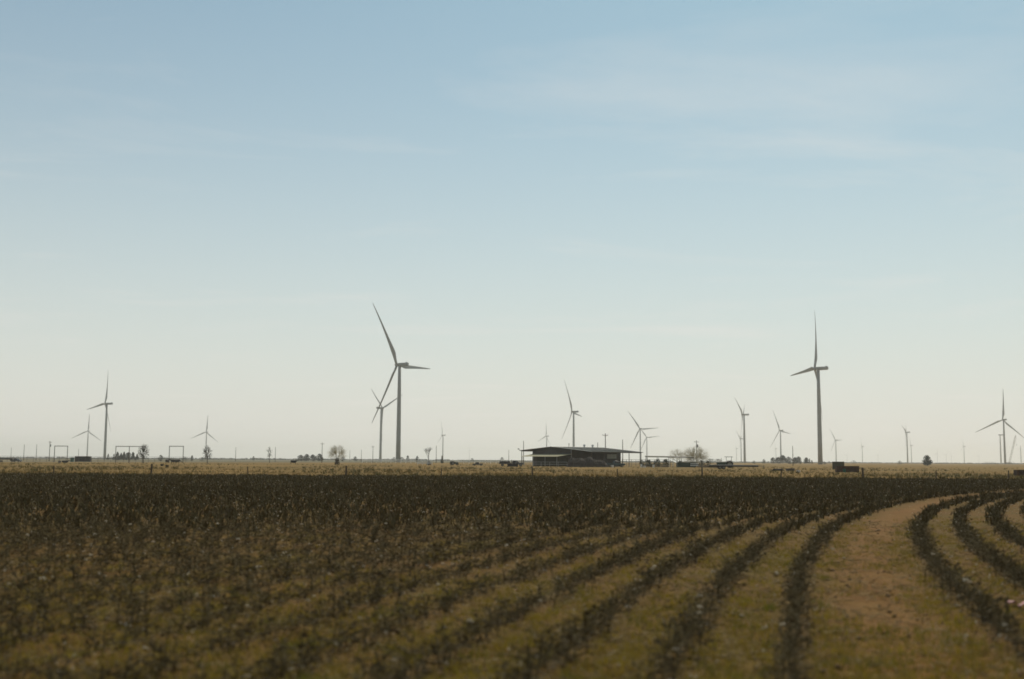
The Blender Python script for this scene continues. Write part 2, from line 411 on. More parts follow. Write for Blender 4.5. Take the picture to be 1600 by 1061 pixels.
# ------------------------------------------------------------------ cotton stubble rows
def tri_tube(p, q, r0, r1):
    p, q = np.array(p, float), np.array(q, float); d = q - p; d /= np.linalg.norm(d) + 1e-9
    a = np.cross(d, (0.3, 0.5, 0.8)); a /= np.linalg.norm(a); b = np.cross(d, a)
    vs = [c + (a * math.cos(t) + b * math.sin(t)) * r for c, r in ((p, r0), (q, r1)) for t in (0, 2.094, 4.189)]
    return vs, [(0, 1, 4), (0, 4, 3), (1, 2, 5), (1, 5, 4), (2, 0, 3), (2, 3, 5)]
def plant(rs, lod):
    V, F, K = [], [], []                               # K: 0 stalk, 1 leaf
    def add(vs, fs, k):
        n = len(V); V.extend(vs); F.extend([tuple(i + n for i in q) for q in fs]); K.extend([k] * len(fs))
    h = rs.uniform(0.11, 0.24) if lod == 0 else (rs.uniform(0.17, 0.31) if lod == 1 else rs.uniform(0.20, 0.34))
    if lod == 0:
        top = np.array((rs.uniform(-.05, .05), rs.uniform(-.05, .05), h))
        add(*tri_tube((0, 0, -.04), top, 0.007, 0.004), 0)
        tips = []
        for i in range(rs.randint(5, 7)):
            t = rs.uniform(.2, .95); a = rs.uniform(0, 6.28); ln = rs.uniform(.09, .2) * (1.25 - .5 * t)
            p = top * t; q = p + np.array((math.cos(a) * ln, math.sin(a) * ln, ln * rs.uniform(-.1, .7)))
            add(*tri_tube(p, q, 0.005, 0.0025), 0); tips.append((p, q))
        for _ in range(17):                            # shrivelled leaves and burrs on the twigs
            p, q = rs.choice(tips); c = p + (q - p) * rs.uniform(.3, 1.08); s = rs.uniform(.010, .024)
            e = np.array([rs.uniform(-1, 1) for _ in range(3)]); g = np.array([rs.uniform(-1, 1) for _ in range(3)])
            add([c - e * s, c + g * s, c + e * s], [(0, 1, 2)], 1)
        for _ in range(22):                            # trash lying round the foot
            a = rs.uniform(0, 6.28); rr = rs.uniform(.0, .21)
            c = np.array((math.cos(a) * rr, math.sin(a) * rr, rs.uniform(.005, .07))); s = rs.uniform(.014, .036)
            e = np.array([rs.uniform(-1, 1), rs.uniform(-1, 1), rs.uniform(-.4, .4)]); g = np.array([rs.uniform(-1, 1), rs.uniform(-1, 1), rs.uniform(-.4, .4)])
            add([c - e * s, c + g * s, c + e * s], [(0, 1, 2)], 1)
    else:
        for _ in range(3):
            a = rs.uniform(0, 6.28); w = rs.uniform(.015, .03) * (1 if lod == 1 else 1.5); l_ = rs.uniform(.05, .16)
            bx, by = rs.uniform(-.08, .08), rs.uniform(-.08, .08); ca, sa = math.cos(a), math.sin(a)
            add([(bx - sa * w, by + ca * w, -.02), (bx + sa * w, by - ca * w, -.02), (bx + ca * l_ + sa * w * .4, by + sa * l_ - ca * w * .4, h * rs.uniform(.7, 1)), (bx + ca * l_ - sa * w * .4, by + sa * l_ + ca * w * .4, h * rs.uniform(.6, 1))], [(0, 1, 2), (0, 2, 3)], 0)
        for _ in range(5 if lod == 1 else 3):
            c = np.array((rs.uniform(-.16, .16), rs.uniform(-.16, .16), rs.uniform(.03, h * .85))); s = rs.uniform(.022, .045) * (1 if lod == 1 else 1.4)
            e = np.array([rs.uniform(-1, 1) for _ in range(3)]); g = np.array([rs.uniform(-1, 1) for _ in range(3)])
            add([c - e * s, c + g * s, c + e * s], [(0, 1, 2)], 1)
    return np.array(V), np.array(F), np.array(K, dtype=np.int32)
_rs = random.Random(5)
TPL = [[plant(_rs, l) for _ in range(10)] for l in range(3)]

def scatter(parts, pos, ang, scl, pick):
    """bake copies of templates: returns V, F, K"""
    Vs, Fs, Ks = [], [], []; base = 0
    for t in range(len(parts)):
        sel = np.where(pick == t)[0]
        if not len(sel): continue
        V, F, K = parts[t]
        c, s = np.cos(ang[sel])[:, None], np.sin(ang[sel])[:, None]; k = scl[sel][:, None]
        x = (V[None, :, 0] * c - V[None, :, 1] * s) * k + pos[sel, 0:1]
        y = (V[None, :, 0] * s + V[None, :, 1] * c) * k + pos[sel, 1:2]
        z = V[None, :, 2] * k + pos[sel, 2:3]
        n = len(sel)
        Vs.append(np.stack([x, y, z], 2).reshape(-1, 3))
        Fs.append((F[None] + (np.arange(n) * len(V))[:, None, None] + base).reshape(-1, 3))
        Ks.append(np.tile(K, n)); base += n * len(V)
    return np.concatenate(Vs), np.concatenate(Fs), np.concatenate(Ks)
def row_points(o, per_m, y0, y1, jit=0.085):
    """points along the row at offset o between two depths, inside the wedge the picture can see"""
    r = RAD - o
    ths = np.arange(math.pi - 1.35, math.pi + 0.25, 1.0 / (per_m * r))
    ths = ths + RNG.uniform(-.5, .5, len(ths)) / (per_m * r)
    th = ths[RNG.random(len(ths)) > 0.06]
    rr = r + RNG.normal(0, jit, len(th))
    x = PIV[0] + np.cos(th) * rr; y = PIV[1] + np.sin(th) * rr
    k = (y > y0) & (y <= y1) & (np.abs(x) < y * 0.50 + 3.5) & (fbm(x, y, .9, 61) + RNG.normal(0, .08, len(x)) > .22)
    return x[k], y[k]
def stalk_mesh(name, offs):
    out = []
    for lod, (a, b, d) in enumerate(((-99, 30, 13), (30, 72, 9.5), (72, 999, 4.6))):
        xs, ys = [], []
        for o in offs:
            x, y = row_points(o, d, 4.5, FIELD_END - 1.0)
            yj = y + (hash_noise(x * 37.7, y * 41.3, 1.0, 4) - .5) * y * .45
            k = (yj > a) & (yj <= b); xs.append(x[k]); ys.append(y[k])
        x, y = np.concatenate(xs), np.concatenate(ys)
        if not len(x): continue
        n = len(x)
        pos = np.stack([x, y, soil_z(x, y)], 1)
        out.append(scatter(TPL[lod], pos, RNG.uniform(0, 6.28, n), RNG.uniform(.6, 1.25, n) * (0.6 + .85 * fbm(x, y, 1.6, 9)), RNG.integers(0, 10, n)))
    V, F, K = [], [], []; base = 0
    for v, f, k in out:
        V.append(v); F.append(f + base); K.append(k); base += len(v)
    me = np_mesh(name, np.concatenate(V), np.concatenate(F))
    me.materials.append(M['stalk']); me.materials.append(M['leaf_dead'])
    me.polygons.foreach_set('material_index', np.concatenate(K))
    return me
def lint_template(rs):
    V = [(0, 0, 1), (1, 0, 0), (0, 1, 0), (-1, 0, 0), (0, -1, 0), (0, 0, -1)]
    V = np.array([[c * rs.uniform(.6, 1.2) for c in p] for p in V]); V[:, 2] *= .7
    F = np.array([(0, 1, 2), (0, 2, 3), (0, 3, 4), (0, 4, 1), (5, 2, 1), (5, 3, 2), (5, 4, 3), (5, 1, 4)])
    return V, F, np.zeros(8, dtype=np.int32)
LINT = [lint_template(_rs) for _ in range(6)]
def tuft_template(rs):                                 # ragged boll of several locks
    V, F = [], []
    for _ in range(3):
        v, f, _k = lint_template(rs); b = sum(len(a) for a in V)
        V.append(v * rs.uniform(.45, .8) + np.array([rs.uniform(-.7, .7), rs.uniform(-.7, .7), rs.uniform(-.5, .4)])); F.append(f + b)
    F = np.concatenate(F); return np.concatenate(V), F, np.zeros(len(F), dtype=np.int32)
TUFT = [tuft_template(_rs) for _ in range(8)]
def lint_mesh(name, offs, per_m):
    xs, ys = [], []
    for o in offs:
        x, y = row_points(o, per_m, 4.5, FIELD_END - 2, 0.26); xs.append(x); ys.append(y)
    x, y = np.concatenate(xs), np.concatenate(ys); n = len(x)
    z = soil_z(x, y) + np.where(RNG.random(n) < .5, RNG.uniform(.02, .28, n), .012)
    s = np.minimum(RNG.lognormal(-3.95, .45, n), .036)
    return np_mesh(name, *scatter(TUFT, np.stack([x, y, z], 1), RNG.uniform(0, 6.28, n), s, RNG.integers(0, 8, n))[:2])

ORD = ['first', 'second', 'third', 'fourth', 'fifth', 'sixth', 'seventh', 'eighth']
OWN = [(-k, 'left', k) for k in range(8)] + [(LANE + k, 'right', k) for k in range(5)]
for off, side, k in OWN:
    lab = f'{ORD[k]} dark row of dead cotton stalks {side} of the wide bare lane'
    o = link('cotton_row', stalk_mesh('cotton_row', [off]))
    props(o, lab, 'crop row', 'cotton rows curving across the field')
    l_ = link('cotton_lint', lint_mesh('cotton_lint', [off], 3.6), o, M['lint'])
    props(l_, kind='stuff')
rest = [-float(k) for k in range(8, 112)] + [LANE + k for k in range(5, 34)]
o = link('cotton_stalks', stalk_mesh('cotton_stalks', rest))
props(o, 'brown cotton stalk stubble covering the field beyond the countable rows', 'stubble', kind='stuff')
o = link('cotton_lint', lint_mesh('cotton_lint', rest, 3.4), None, M['lint'])
props(o, 'scattered white cotton lint caught across the dark field', 'cotton lint', kind='stuff')

# dry yellow-green weeds between the rows
def blade_template(rs, n, h, spread, w):
    V, F = [], []
    for _ in range(n):
        a = rs.uniform(0, 6.28); bx, by = rs.uniform(-spread, spread), rs.uniform(-spread, spread); hh = h * rs.uniform(.5, 1.2); ln = hh * rs.uniform(.2, 1.1)
        b = len(V); ca, sa = math.cos(a), math.sin(a)
        V += [(bx - sa * w, by + ca * w, -.01), (bx + sa * w, by - ca * w, -.01), (bx + ca * ln, by + sa * ln, hh)]
        F.append((b, b + 1, b + 2))
    return np.array(V), np.array(F), np.zeros(len(F), dtype=np.int32)
def build_weeds():
    T = [blade_template(_rs, 6, .035, .06, .005) for _ in range(6)] + [blade_template(_rs, 8, .075, .06, .005) for _ in range(3)]
    n = 95000
    y = 5 + 32 * RNG.random(n) ** 1.6; x = (RNG.random(n) * 2 - 1) * (y * .5 + 3)
    o = row_off(x, y); d = row_phase(o)
    lane = (o > .25) & (o < LANE - .25)
    patch = fbm(x, y * .55, 1.1, 21)
    thick = np.clip((15 - y - x * .55) / 9, 0, 1)        # rank growth at the near left corner of the field
    mid = np.clip(1 - np.abs(o - LANE / 2) / .8, 0, 1) * lane
    lim = .36 + .24 * mid - .25 * thick + .30 * np.clip((y - 14 - x * .8) / 16, 0, 1) * (1 - lane)
    keep = (d > .16 - .12 * thick) & (patch + RNG.normal(0, .10, n) > lim)
    x, y = x[keep], y[keep]; n = len(x)
    V, F, _ = scatter(T, np.stack([x, y, soil_z(x, y)], 1), RNG.uniform(0, 6.28, n), RNG.uniform(.6, 1.4, n), RNG.integers(0, 9, n))
    props(link('field_weeds', np_mesh('field_weeds', V, F), None, M['weed']), 'short yellow green weeds and straw between the cotton rows', 'weeds', kind='stuff')
build_weeds()
def build_litter():
    T = []
    for _ in range(8):                                 # straws, broken stalks and clods
        V, F = [], []
        for _ in range(3):
            a = _rs.uniform(0, 6.28); ln = _rs.uniform(.03, .11); c = np.array((_rs.uniform(-.1, .1), _rs.uniform(-.1, .1), .012)); d = np.array((math.cos(a) * ln, math.sin(a) * ln, _rs.uniform(-.004, .02)))
            v, f = tri_tube(c - d, c + d, .0035, .003); b = len(V); V.extend(v); F.extend([tuple(i + b for i in q) for q in f])
        T.append((np.array(V), np.array(F), np.zeros(len(F), dtype=np.int32)))
    n = 13000
    y = 5 + 30 * RNG.random(n) ** 1.4; x = (RNG.random(n) * 2 - 1) * (y * .5 + 3)
    V, F, _ = scatter(T, np.stack([x, y, soil_z(x, y)], 1), RNG.uniform(0, 6.28, n), RNG.uniform(.6, 1.5, n), RNG.integers(0, 8, n))
    props(link('field_litter', np_mesh('field_litter', V, F), None, M['straw']), 'broken straw and stalk litter strewn between the cotton rows', 'litter', kind='stuff')
    n = 11000
    y = 5 + 30 * RNG.random(n) ** 1.4; x = (RNG.random(n) * 2 - 1) * (y * .5 + 3)
    V, F, _ = scatter(LINT, np.stack([x, y, soil_z(x, y) + .004], 1), RNG.uniform(0, 6.28, n), RNG.lognormal(-4.0, .45, n), RNG.integers(0, 6, n))
    props(link('soil_clods', np_mesh('soil_clods', V, F), None, M['clod']), 'small brown soil clods lying between the cotton rows', 'soil clods', kind='stuff')
build_litter()
def build_pasture():
    T = [blade_template(_rs, 6, .30, .16, .022) for _ in range(6)] + [blade_template(_rs, 8, .5, .14, .02) for _ in range(2)]
    n = 46000
    y = FIELD_END + .3 + 420 * RNG.random(n) ** 1.5; x = (RNG.random(n) * 2 - 1) * (y * .5)
    pick = RNG.integers(0, 7, n); pick[(y < FIELD_END + 6) & (RNG.random(n) < .25)] = 7
    s = RNG.uniform(.5, 1.2, n) * (.15 + .75 * fbm(x, y, 16, 31)) * np.clip(1.25 - (y - 117) / 260, .45, 1.25)
    V, F, _ = scatter(T, np.stack([x, y, np.zeros(n)], 1), RNG.uniform(0, 6.28, n), s, pick)
    props(link('pasture_grass', np_mesh('pasture_grass', V, F), None, M['grass']), 'dry tan pasture grass beyond the cotton field', 'grass', kind='stuff')
    # darker weed clumps in drifts
    n = 9000
    y = FIELD_END + .5 + 300 * RNG.random(n) ** 1.7; x = (RNG.random(n) * 2 - 1) * (y * .5)
    k = fbm(x, y * .4, 22, 51) + RNG.normal(0, .09, n) > .56; x, y = x[k], y[k]; n = len(x)
    m_ = 900; ye = FIELD_END - .6 + RNG.exponential(1.3, m_); xe = (RNG.random(m_) * 2 - 1) * (ye * .5); ke = fbm(xe, ye, 5, 71) > .45
    x, y = np.concatenate([x, xe[ke]]), np.concatenate([y, ye[ke]]); n = len(x)
    W = [blade_template(_rs, 10, .42, .22, .03) for _ in range(4)]
    V, F, _ = scatter(W, np.stack([x, y, np.zeros(n)], 1), RNG.uniform(0, 6.28, n), RNG.uniform(.4, 1.3, n), RNG.integers(0, 4, n))
    props(link('pasture_weeds', np_mesh('pasture_weeds', V, F), None, M['weed_dark']), 'olive brown weed clumps scattered through the dry pasture', 'weeds', kind='stuff')
build_pasture()

# pink scrap of plastic lying in the rows
def pink_scrap():
    p = Vector((0.0, 0.0, 0.0)); d = ray(1590, 953); t = -CAMH / d.z; p = Vector((d.x * t, d.y * t, 0))
    m = MB(); rs = random.Random(3)
    rows = []
    for i in range(7):
        rows.append([(-.13 + .26 * i / 6, -.05 + .1 * j / 3 + rs.uniform(-.015, .015), .03 + rs.uniform(0, .05) + .03 * math.sin(i * 1.3)) for j in range(4)])
    m.loft(rows, cap=False, closed=False)
    o = m.build('plastic_scrap', M['pink'], smooth=True, loc=(p.x, p.y, float(soil_z(np.array(p.x), np.array(p.y)))))
    sm = o.modifiers.new('thick', 'SOLIDIFY'); sm.thickness = .004
    props(o, 'pink scrap of plastic lying on the ground at the right edge', 'litter')
pink_scrap()


# ------------------------------------------------------------------ wind turbines
HUB = 80.0
def tower_mesh():
    m = MB(); n = 24; rings = []
    for z, r in ((0, 1.95), (20, 1.84), (40, 1.68), (60, 1.46), (HUB - 1.45, 1.2)):
        rings.append([(math.cos(2 * math.pi * i / n) * r, math.sin(2 * math.pi * i / n) * r, z) for i in range(n)])
    m.loft(rings); return m
def nacelle_mesh():
    # local +Y points upwind (to the hub); the box runs back along -Y
    prof = []
    for y, hw, zb, ztop in ((1.5, 1.1, -1.1, 1.15), (.6, 1.3, -1.4, 1.35), (-2, 1.4, -1.45, 1.4), (-7.6, 1.35, -1.3, 1.4), (-8.3, 1.15, -1.0, 1.25)):
        c = .35
        prof.append([(-hw + c, y, zb), (hw - c, y, zb), (hw, y, zb + c), (hw, y, ztop - c), (hw - c, y, ztop), (-hw + c, y, ztop), (-hw, y, ztop - c), (-hw, y, zb + c)])
    m = MB(); m.loft(prof)
    m.box(-1.0, 1.0, -7.6, -6.2, 1.38, 1.75, .12)
    m.tube((0.5, -6.8, 1.7), (0.5, -6.8, 3.3), .06, .04, 6)
    return m
def hub_mesh():
    m = MB(); n = 16; rings = []
    for y, r in ((1.5, 1.15), (2.0, 1.4), (3.4, 1.45), (4.2, 1.1), (4.7, .6), (4.9, .15)):
        rings.append([(math.cos(2 * math.pi * i / n) * r, y, math.sin(2 * math.pi * i / n) * r) for i in range(n)])
    m.loft(rings); return m
def blade_mesh():
    # unit blade of length 56 m along +X, chord mostly in the rotor plane, bent upwind (+Y) towards the tip
    L = 56.0; rings = []; n = 14
    for t, ch, th in ((0.01, 2.1, 2.1), (.05, 2.1, 2.0), (.10, 2.7, 1.6), (.17, 3.7, 1.15), (.22, 3.9, .95), (.35, 3.1, .66), (.5, 2.4, .46), (.65, 1.85, .33), (.8, 1.35, .22), (.92, .95, .14), (.98, .55, .08), (1.0, .12, .03)):
        tw = R_(22 * (1 - t) ** 2 + 4); r = []
        for i in range(n):
            a = 2 * math.pi * i / n
            u = math.cos(a) * ch / 2 - (.22 * ch if t > .06 else 0) * min(1, (t - .05) / .12 if t > .05 else 0); w = math.sin(a) * th / 2 * (1 if math.cos(a) > -.2 else .55)
            r.append((t * L, 2.8 + .08 * L * t ** 1.7 + w * math.cos(tw) + u * math.sin(tw), u * math.cos(tw) - w * math.sin(tw)))
        rings.append(r)
    m = MB(); m.loft(rings); return m
def make_turbine():
    root = thing('wind_turbine', 'x', 'wind turbine', (0, 0, 0))
    tw = tower_mesh().build('tower', M['turbine'], root, smooth=True)
    d = MB(); d.box(-.5, .5, -2.03, -1.9, .9, 3.1); d.build('door', M['black_box'], tw)
    nacelle_mesh().build('nacelle', M['turbine'], root, loc=(0, 0, HUB))
    hub_mesh().build('hub', M['turbine'], root, smooth=True, loc=(0, 0, HUB))
    b = blade_mesh().build('blade', M['turbine'], root, smooth=True, loc=(0, 0, HUB))
    for _ in range(2):
        c = b.copy(); COL.objects.link(c); c.parent = root
    return root
proto = make_turbine()
TB = [  # hub px, hub py, foreshortening, phase, blade length ratio, label
 (620, 570, .58, 121, .71, 'largest wind turbine left of the barn with one blade pointing right'),
 (1273, 576, .27, 70, .70, 'large wind turbine right of the barn with one blade pointing left'),
 (598.2, 637.6, .55, 22, .64, 'smaller wind turbine close behind the left side of the largest turbine'),
 (164, 630.7, .38, 72, .67, 'tall wind turbine at far left beside a wide pipe frame'),
 (137.3, 673.5, .95, 86, .64, 'small wind turbine left of the tall far left turbine'),
 (322.1, 675, .92, 84, .64, 'small wind turbine directly behind the round bare shrub at left'),
 (690.8, 680, .26, 92, .64, 'small slim wind turbine just right of the largest turbine'),
 (893.7, 643.4, .38, 114, .69, 'mid sized wind turbine rising behind the barn roof ridge'),
 (853, 681.5, .50, 82, .60, 'small wind turbine above the left part of the barn roof'),
 (999.6, 670.2, .92, 4, .66, 'wind turbine at the right end of the barn roof'),
 (1010.2, 683.4, .95, 6, .60, 'small wind turbine just right of the barn end, lower of the pair'),
 (1159.8, 648, .20, 26, .60, 'edge on wind turbine between the bare trees and evergreen clump'),
 (1156.4, 685.5, .28, 24, .60, 'tiny wind turbine left of the edge on turbine'),
 (1217.9, 672.6, .60, 112, .69, 'wind turbine rising behind the dark evergreen clump'),
 (1304.8, 687.7, .60, 2, .60, 'small wind turbine behind the olive box right of the large turbine'),
 (1415, 675.4, .14, 38, .60, 'edge on wind turbine left of the lone dark tree'),
 (1566.5, 656, .84, 84, .72, 'rightmost wind turbine with three blades spread wide'),
 (1371.5, 711, .80, 60, .64, 'very faint wind turbine far off between rusty bin and lone tree'),
 (1346.2, 697.5, .15, 90, .62, 'faint hazy wind turbine edge on above the low rusty bin'),
 (1422.6, 696, .12, 95, .60, 'faint hazy wind turbine close right of an edge on turbine'),
 (1505, 697.5, .20, 88, .62, 'faint hazy wind turbine midway between lone tree and rightmost turbine'),
 (1150, 701, .15, 92, .62, 'faint hazy wind turbine farthest left behind the long trailer'),
 (1211.5, 701, .15, 90, .62, 'faint hazy wind turbine just left of the evergreen clump turbine'),
 (1464, 709, .50, 70, .64, 'very faint wind turbine just right of the lone dark tree'),
 (1478, 711, .70, 40, .64, 'very faint tiny wind turbine, second right of the lone tree'),
 (1486, 712, .60, 100, .64, 'very faint tiny wind turbine, third right of the lone tree'),
 (1323, 711, .50, 50, .64, 'very faint tiny wind turbine above the left end of rusty bin'),
 (1529, 712, .50, 65, .64, 'very faint tiny wind turbine left of the rightmost turbine'),
 (733, 704, .20, 88, .62, 'faint hazy wind turbine left of the dark pickup'),
]
first = True
for hx, hy, c, ph, lr, lab in TB:
    fl = -1 if hx == 598.2 else 1
    d = ray(hx, hy); Y = (HUB - CAMH) * d.y / d.z
    hubp = Vector((d.x / d.z * (HUB - CAMH), Y, 0))
    v = Vector((hubp.x, hubp.y, 0)).normalized(); r = Vector((v.y, -v.x, 0)); s = math.sqrt(1 - c * c)
    t = r * c + v * s * fl; n = r * -s * fl + v * c
    root = proto if first else copy_tree(proto)
    first = False
    root.location = hubp - n * 2.9
    root.rotation_euler = (0, 0, math.atan2(t.y, t.x))
    props(root, lab, 'wind turbine', 'wind turbines on the plain')
    for i, b in enumerate([k for k in root.children if k.name.startswith('blade')]):
        b.rotation_euler = (0, -R_(ph + 120 * i), 0)
        b.scale = (lr * 80 / 56.0, 1, 1)
# turbine still without blades, and a bare tower, with the crane between them
def bare_turbine(hx, hy, lab, nac):
    d = ray(hx, hy); Y = (HUB - CAMH) * d.y / d.z
    root = thing('turbine_tower', lab, 'turbine tower', (d.x / d.z * (HUB - CAMH), Y, 0), R_(75))
    tw = [o for o in proto.children if o.name.startswith('tower')][0]
    link('tower', tw.data, root)
    if nac:
        nc = [o for o in proto.children if o.name.startswith('nacelle')][0]; hb = [o for o in proto.children if o.name.startswith('hub')][0]
        link('nacelle', nc.data, root, loc=(0, 0, HUB)); link('hub', hb.data, root, loc=(0, 0, HUB))
    else:
        m = MB(); m.tube((0, 0, HUB - 1.9), (0, 0, HUB - 1.2), 1.35, 1.35, 20); m.build('top_flange', M['turbine'], root)
bare_turbine(1562.5, 679.5, 'turbine tower with nacelle but no blades beside the rightmost turbine', True)
bare_turbine(1594.5, 696, 'bare turbine tower without nacelle at the right edge', False)
def crane():
    Y = 3000.0; p = at(1575.5, Y)
    root = thing('crawler_crane', 'tall lattice boom crane leaning right, beside the rightmost turbine', 'crane', p)
    for s in (-1, 1):
        m = MB(); prof = [(-4.6, .5), (-4.2, .1), (4.2, .1), (4.6, .5), (4.6, 1.0), (4.2, 1.4), (-4.2, 1.4), (-4.6, 1.0)]
        m.prism(prof, s * 3.4 - .6, s * 3.4 + .6); m.build('track', M['rubber'], root)
    m = MB(); m.box(-3, 3, -2.8, 2.8, .7, 1.3); m.tube((0, 0, 1.3), (0, 0, 1.7), 1.6, 1.6, 16); m.build('undercarriage', M['black_box'], root)
    m = MB(); m.box(-6.5, 2.8, -1.7, 1.7, 1.7, 4.0); m.box(-8, -6.5, -2.4, 2.4, 1.7, 4.4); m.build('house', M['crane'], root, bevel=.1)
    m = MB(); m.prism([(2.8, 1.8), (4.6, 1.8), (4.6, 2.8), (4.1, 4.1), (2.8, 4.1)], -2.9, -1.2); m.build('cab', M['crane'], root, bevel=.05)
    top = Vector((wpx(13.5, Y), 0, zt(1589, 680, Y))); b = MB(); base = Vector((2.6, 0, 2.4)); ax = (top - base).normalized(); sd = Vector((0, 1, 0)); up = ax.cross(sd)
    N = 26; cs = []
    for i in range(N + 1):
        t = i / N; w = 1.5 * min(1, .3 + t * 9, .3 + (1 - t) * 9); c = base.lerp(top, t)
        cs.append([c + sd * w * a + up * w * q for a, q in ((-1, -1), (1, -1), (1, 1), (-1, 1))])
    for i in range(N):
        for k in range(4):
            b.tube(cs[i][k], cs[i + 1][k], .17, .17, 4, False)
            b.tube(cs[i][k], cs[i + 1][(k + 1) % 4], .10, .10, 4, False)
            b.tube(cs[i][k], cs[i][(k + 1) % 4], .08, .08, 3, False)
    b.build('boom', M['crane'], root)
    m = MB(); m.tube((-6, 0, 4.0), (-9, 0, 14), .25, .2, 6); m.tube((-9, 0, 14), top, .06, .06, 4); m.tube((-9, 0, 14), (-7, 0, 4), .06, .06, 4); m.build('mast', M['crane'], root)
    m = MB(); m.tube(top, top + Vector((1.5, 0, -24)), .06, .06, 4); m.box(top.x + .9, top.x + 2.1, -.5, .5, top.z - 26.5, top.z - 24, .15); m.build('hoist_line', M['black_box'], root)
crane()

# ------------------------------------------------------------------ utility poles
def utility_pole(px, top, H, lab, kind=0):
    d = ray(px, top); Y = (H - CAMH) * d.y / d.z
    root = thing('utility_pole', lab, 'utility pole', at(px, Y), random.uniform(-.4, .4), 'utility poles along the horizon')
    m = MB(); m.tube((0, 0, -.2), (0, 0, H), .19, .12, 10); m.build('pole', M['pole'], root, smooth=True)
    if kind >= 1:
        m = MB(); m.box(-1.1, 1.1, .10, .20, H - .75, H - .62)
        m.tube((-.7, .15, H - .75), (0, .13, H - 1.35), .02, .02, 4); m.tube((.7, .15, H - .75), (0, .13, H - 1.35), .02, .02, 4); m.build('crossarm', M['wood'], root)
        for x in (-1.0, -.5, 1.0):
            m = MB(); m.tube((x, .15, H - .62), (x, .15, H - .38), .05, .035, 8); m.build('insulator', M['galv'], root)
    else:
        m = MB(); m.tube((0, 0, H), (0, 0, H + .25), .06, .04, 8); m.build('insulator', M['galv'], root)
    if kind >= 2:
        m = MB(); m.tube((.48, 0, H - 3.1), (.48, 0, H - 1.9), .32, .32, 14); m.tube((.48, 0, H - 1.9), (.48, 0, H - 1.75), .2, .1, 10)
        m.box(.1, .2, -.08, .08, H - 2.8, H - 2.1); m.build('transformer', M['galv'], root)
for a in [
 (17, 699.5, 10, 'leftmost short utility pole above the grey flatbed trailer'),
 (37, 694.5, 10.5, 'utility pole just right of the grey flatbed trailer'),
 (56.5, 694.5, 10.5, 'utility pole midway between the flatbed trailer and transformer pole'),
 (77, 689, 11, 'utility pole with crossarm and transformer left of the narrow pipe frame', 2),
 (122.5, 701, 10, 'thin far utility pole behind the black container'),
 (368, 699, 10.5, 'lone utility pole between the round shrub and small forked tree'),
 (430, 698.5, 10, 'thin utility pole just right of the small forked tree'),
 (503, 691.5, 11, 'utility pole left of the umbrella shaped bare tree', 1),
 (546.5, 703.5, 10, 'short utility pole just right of the umbrella shaped tree'),
 (564.5, 702.5, 10, 'faint short utility pole midway between umbrella tree and largest turbine'),
 (582.5, 696.5, 10.5, 'utility pole left of the largest turbine tower', 1),
 (681.5, 696.5, 10.5, 'utility pole right of the bare tree by white rails'),
 (818, 689, 11, 'utility pole at the left end of the barn roof'),
 (946, 677, 11.5, 'tall utility pole behind the right part of barn roof', 1),
 (973, 687, 10.5, 'utility pole under the right overhang of the barn roof'),
 (1088.5, 688, 11, 'utility pole with transformer in front of the round bare tree', 2),
 (795, 703, 9, 'faint thin utility pole left of the barn'),
 (1239, 697, 9.5, 'light pole standing among the right evergreen clump'),
]:
    utility_pole(*a)

# ------------------------------------------------------------------ fences and pipe frames
def pipe_frame(x0, x1, ytop, Y, mid, lab):
    a, b = at(x0, Y), at(x1, Y); H = zt((x0 + x1) / 2, ytop, Y); w = b.x - a.x
    root = thing('pipe_gantry', lab, 'pipe frame', ((a.x + b.x) / 2, Y, 0), 0, 'tall pipe frames in the left pasture')
    for x in [-w / 2, w / 2] + ([0] if mid else []):
        m = MB(); m.tube((x, 0, -.1), (x, 0, H - .13), .14, .14, 10); m.build('upright', M['pipe'], root, smooth=True)
    m = MB(); m.tube((-w / 2 - .15, 0, H), (w / 2 + .15, 0, H), .14, .14, 10); m.build('crossbar', M['pipe'], root, smooth=True)
pipe_frame(84.8, 105, 697, 480, False, 'narrow dark pipe frame right of the transformer pole at far left')
pipe_frame(180.5, 222.5, 697.5, 470, True, 'wide dark pipe frame with a middle upright by the tall turbine')
pipe_frame(264.2, 286, 697.3, 470, False, 'narrow pipe frame above the black cattle left of the round shrub')

def fence(name, label, pts, npost, H, rails, rp, rr, mat, postmat=None):
    """pts: two ground points; posts as parts, rails or wires as parts"""
    a, b = Vector(pts[0]), Vector(pts[1]); L = (b - a).length
    root = thing(name, label, 'fence', (a + b) / 2, math.atan2(b.y - a.y, b.x - a.x))
    rs = random.Random(len(label))
    for i in range(npost):
        x = -L / 2 + L * i / (npost - 1)
        m = MB(); ln = rs.uniform(-.03, .03); m.tube((x, 0, -.15), (x + ln, 0, H * rs.uniform(.97, 1.05)), rp, rp * .92, 8); m.build('post', postmat or mat, root)
    for z in rails:
        m = MB(); m.tube((-L / 2, -rp - rr - .003, z), (L / 2, -rp - rr - .003, z), rr, rr, 6); m.build('rail' if rr > .02 else 'wire', mat, root)
    return root
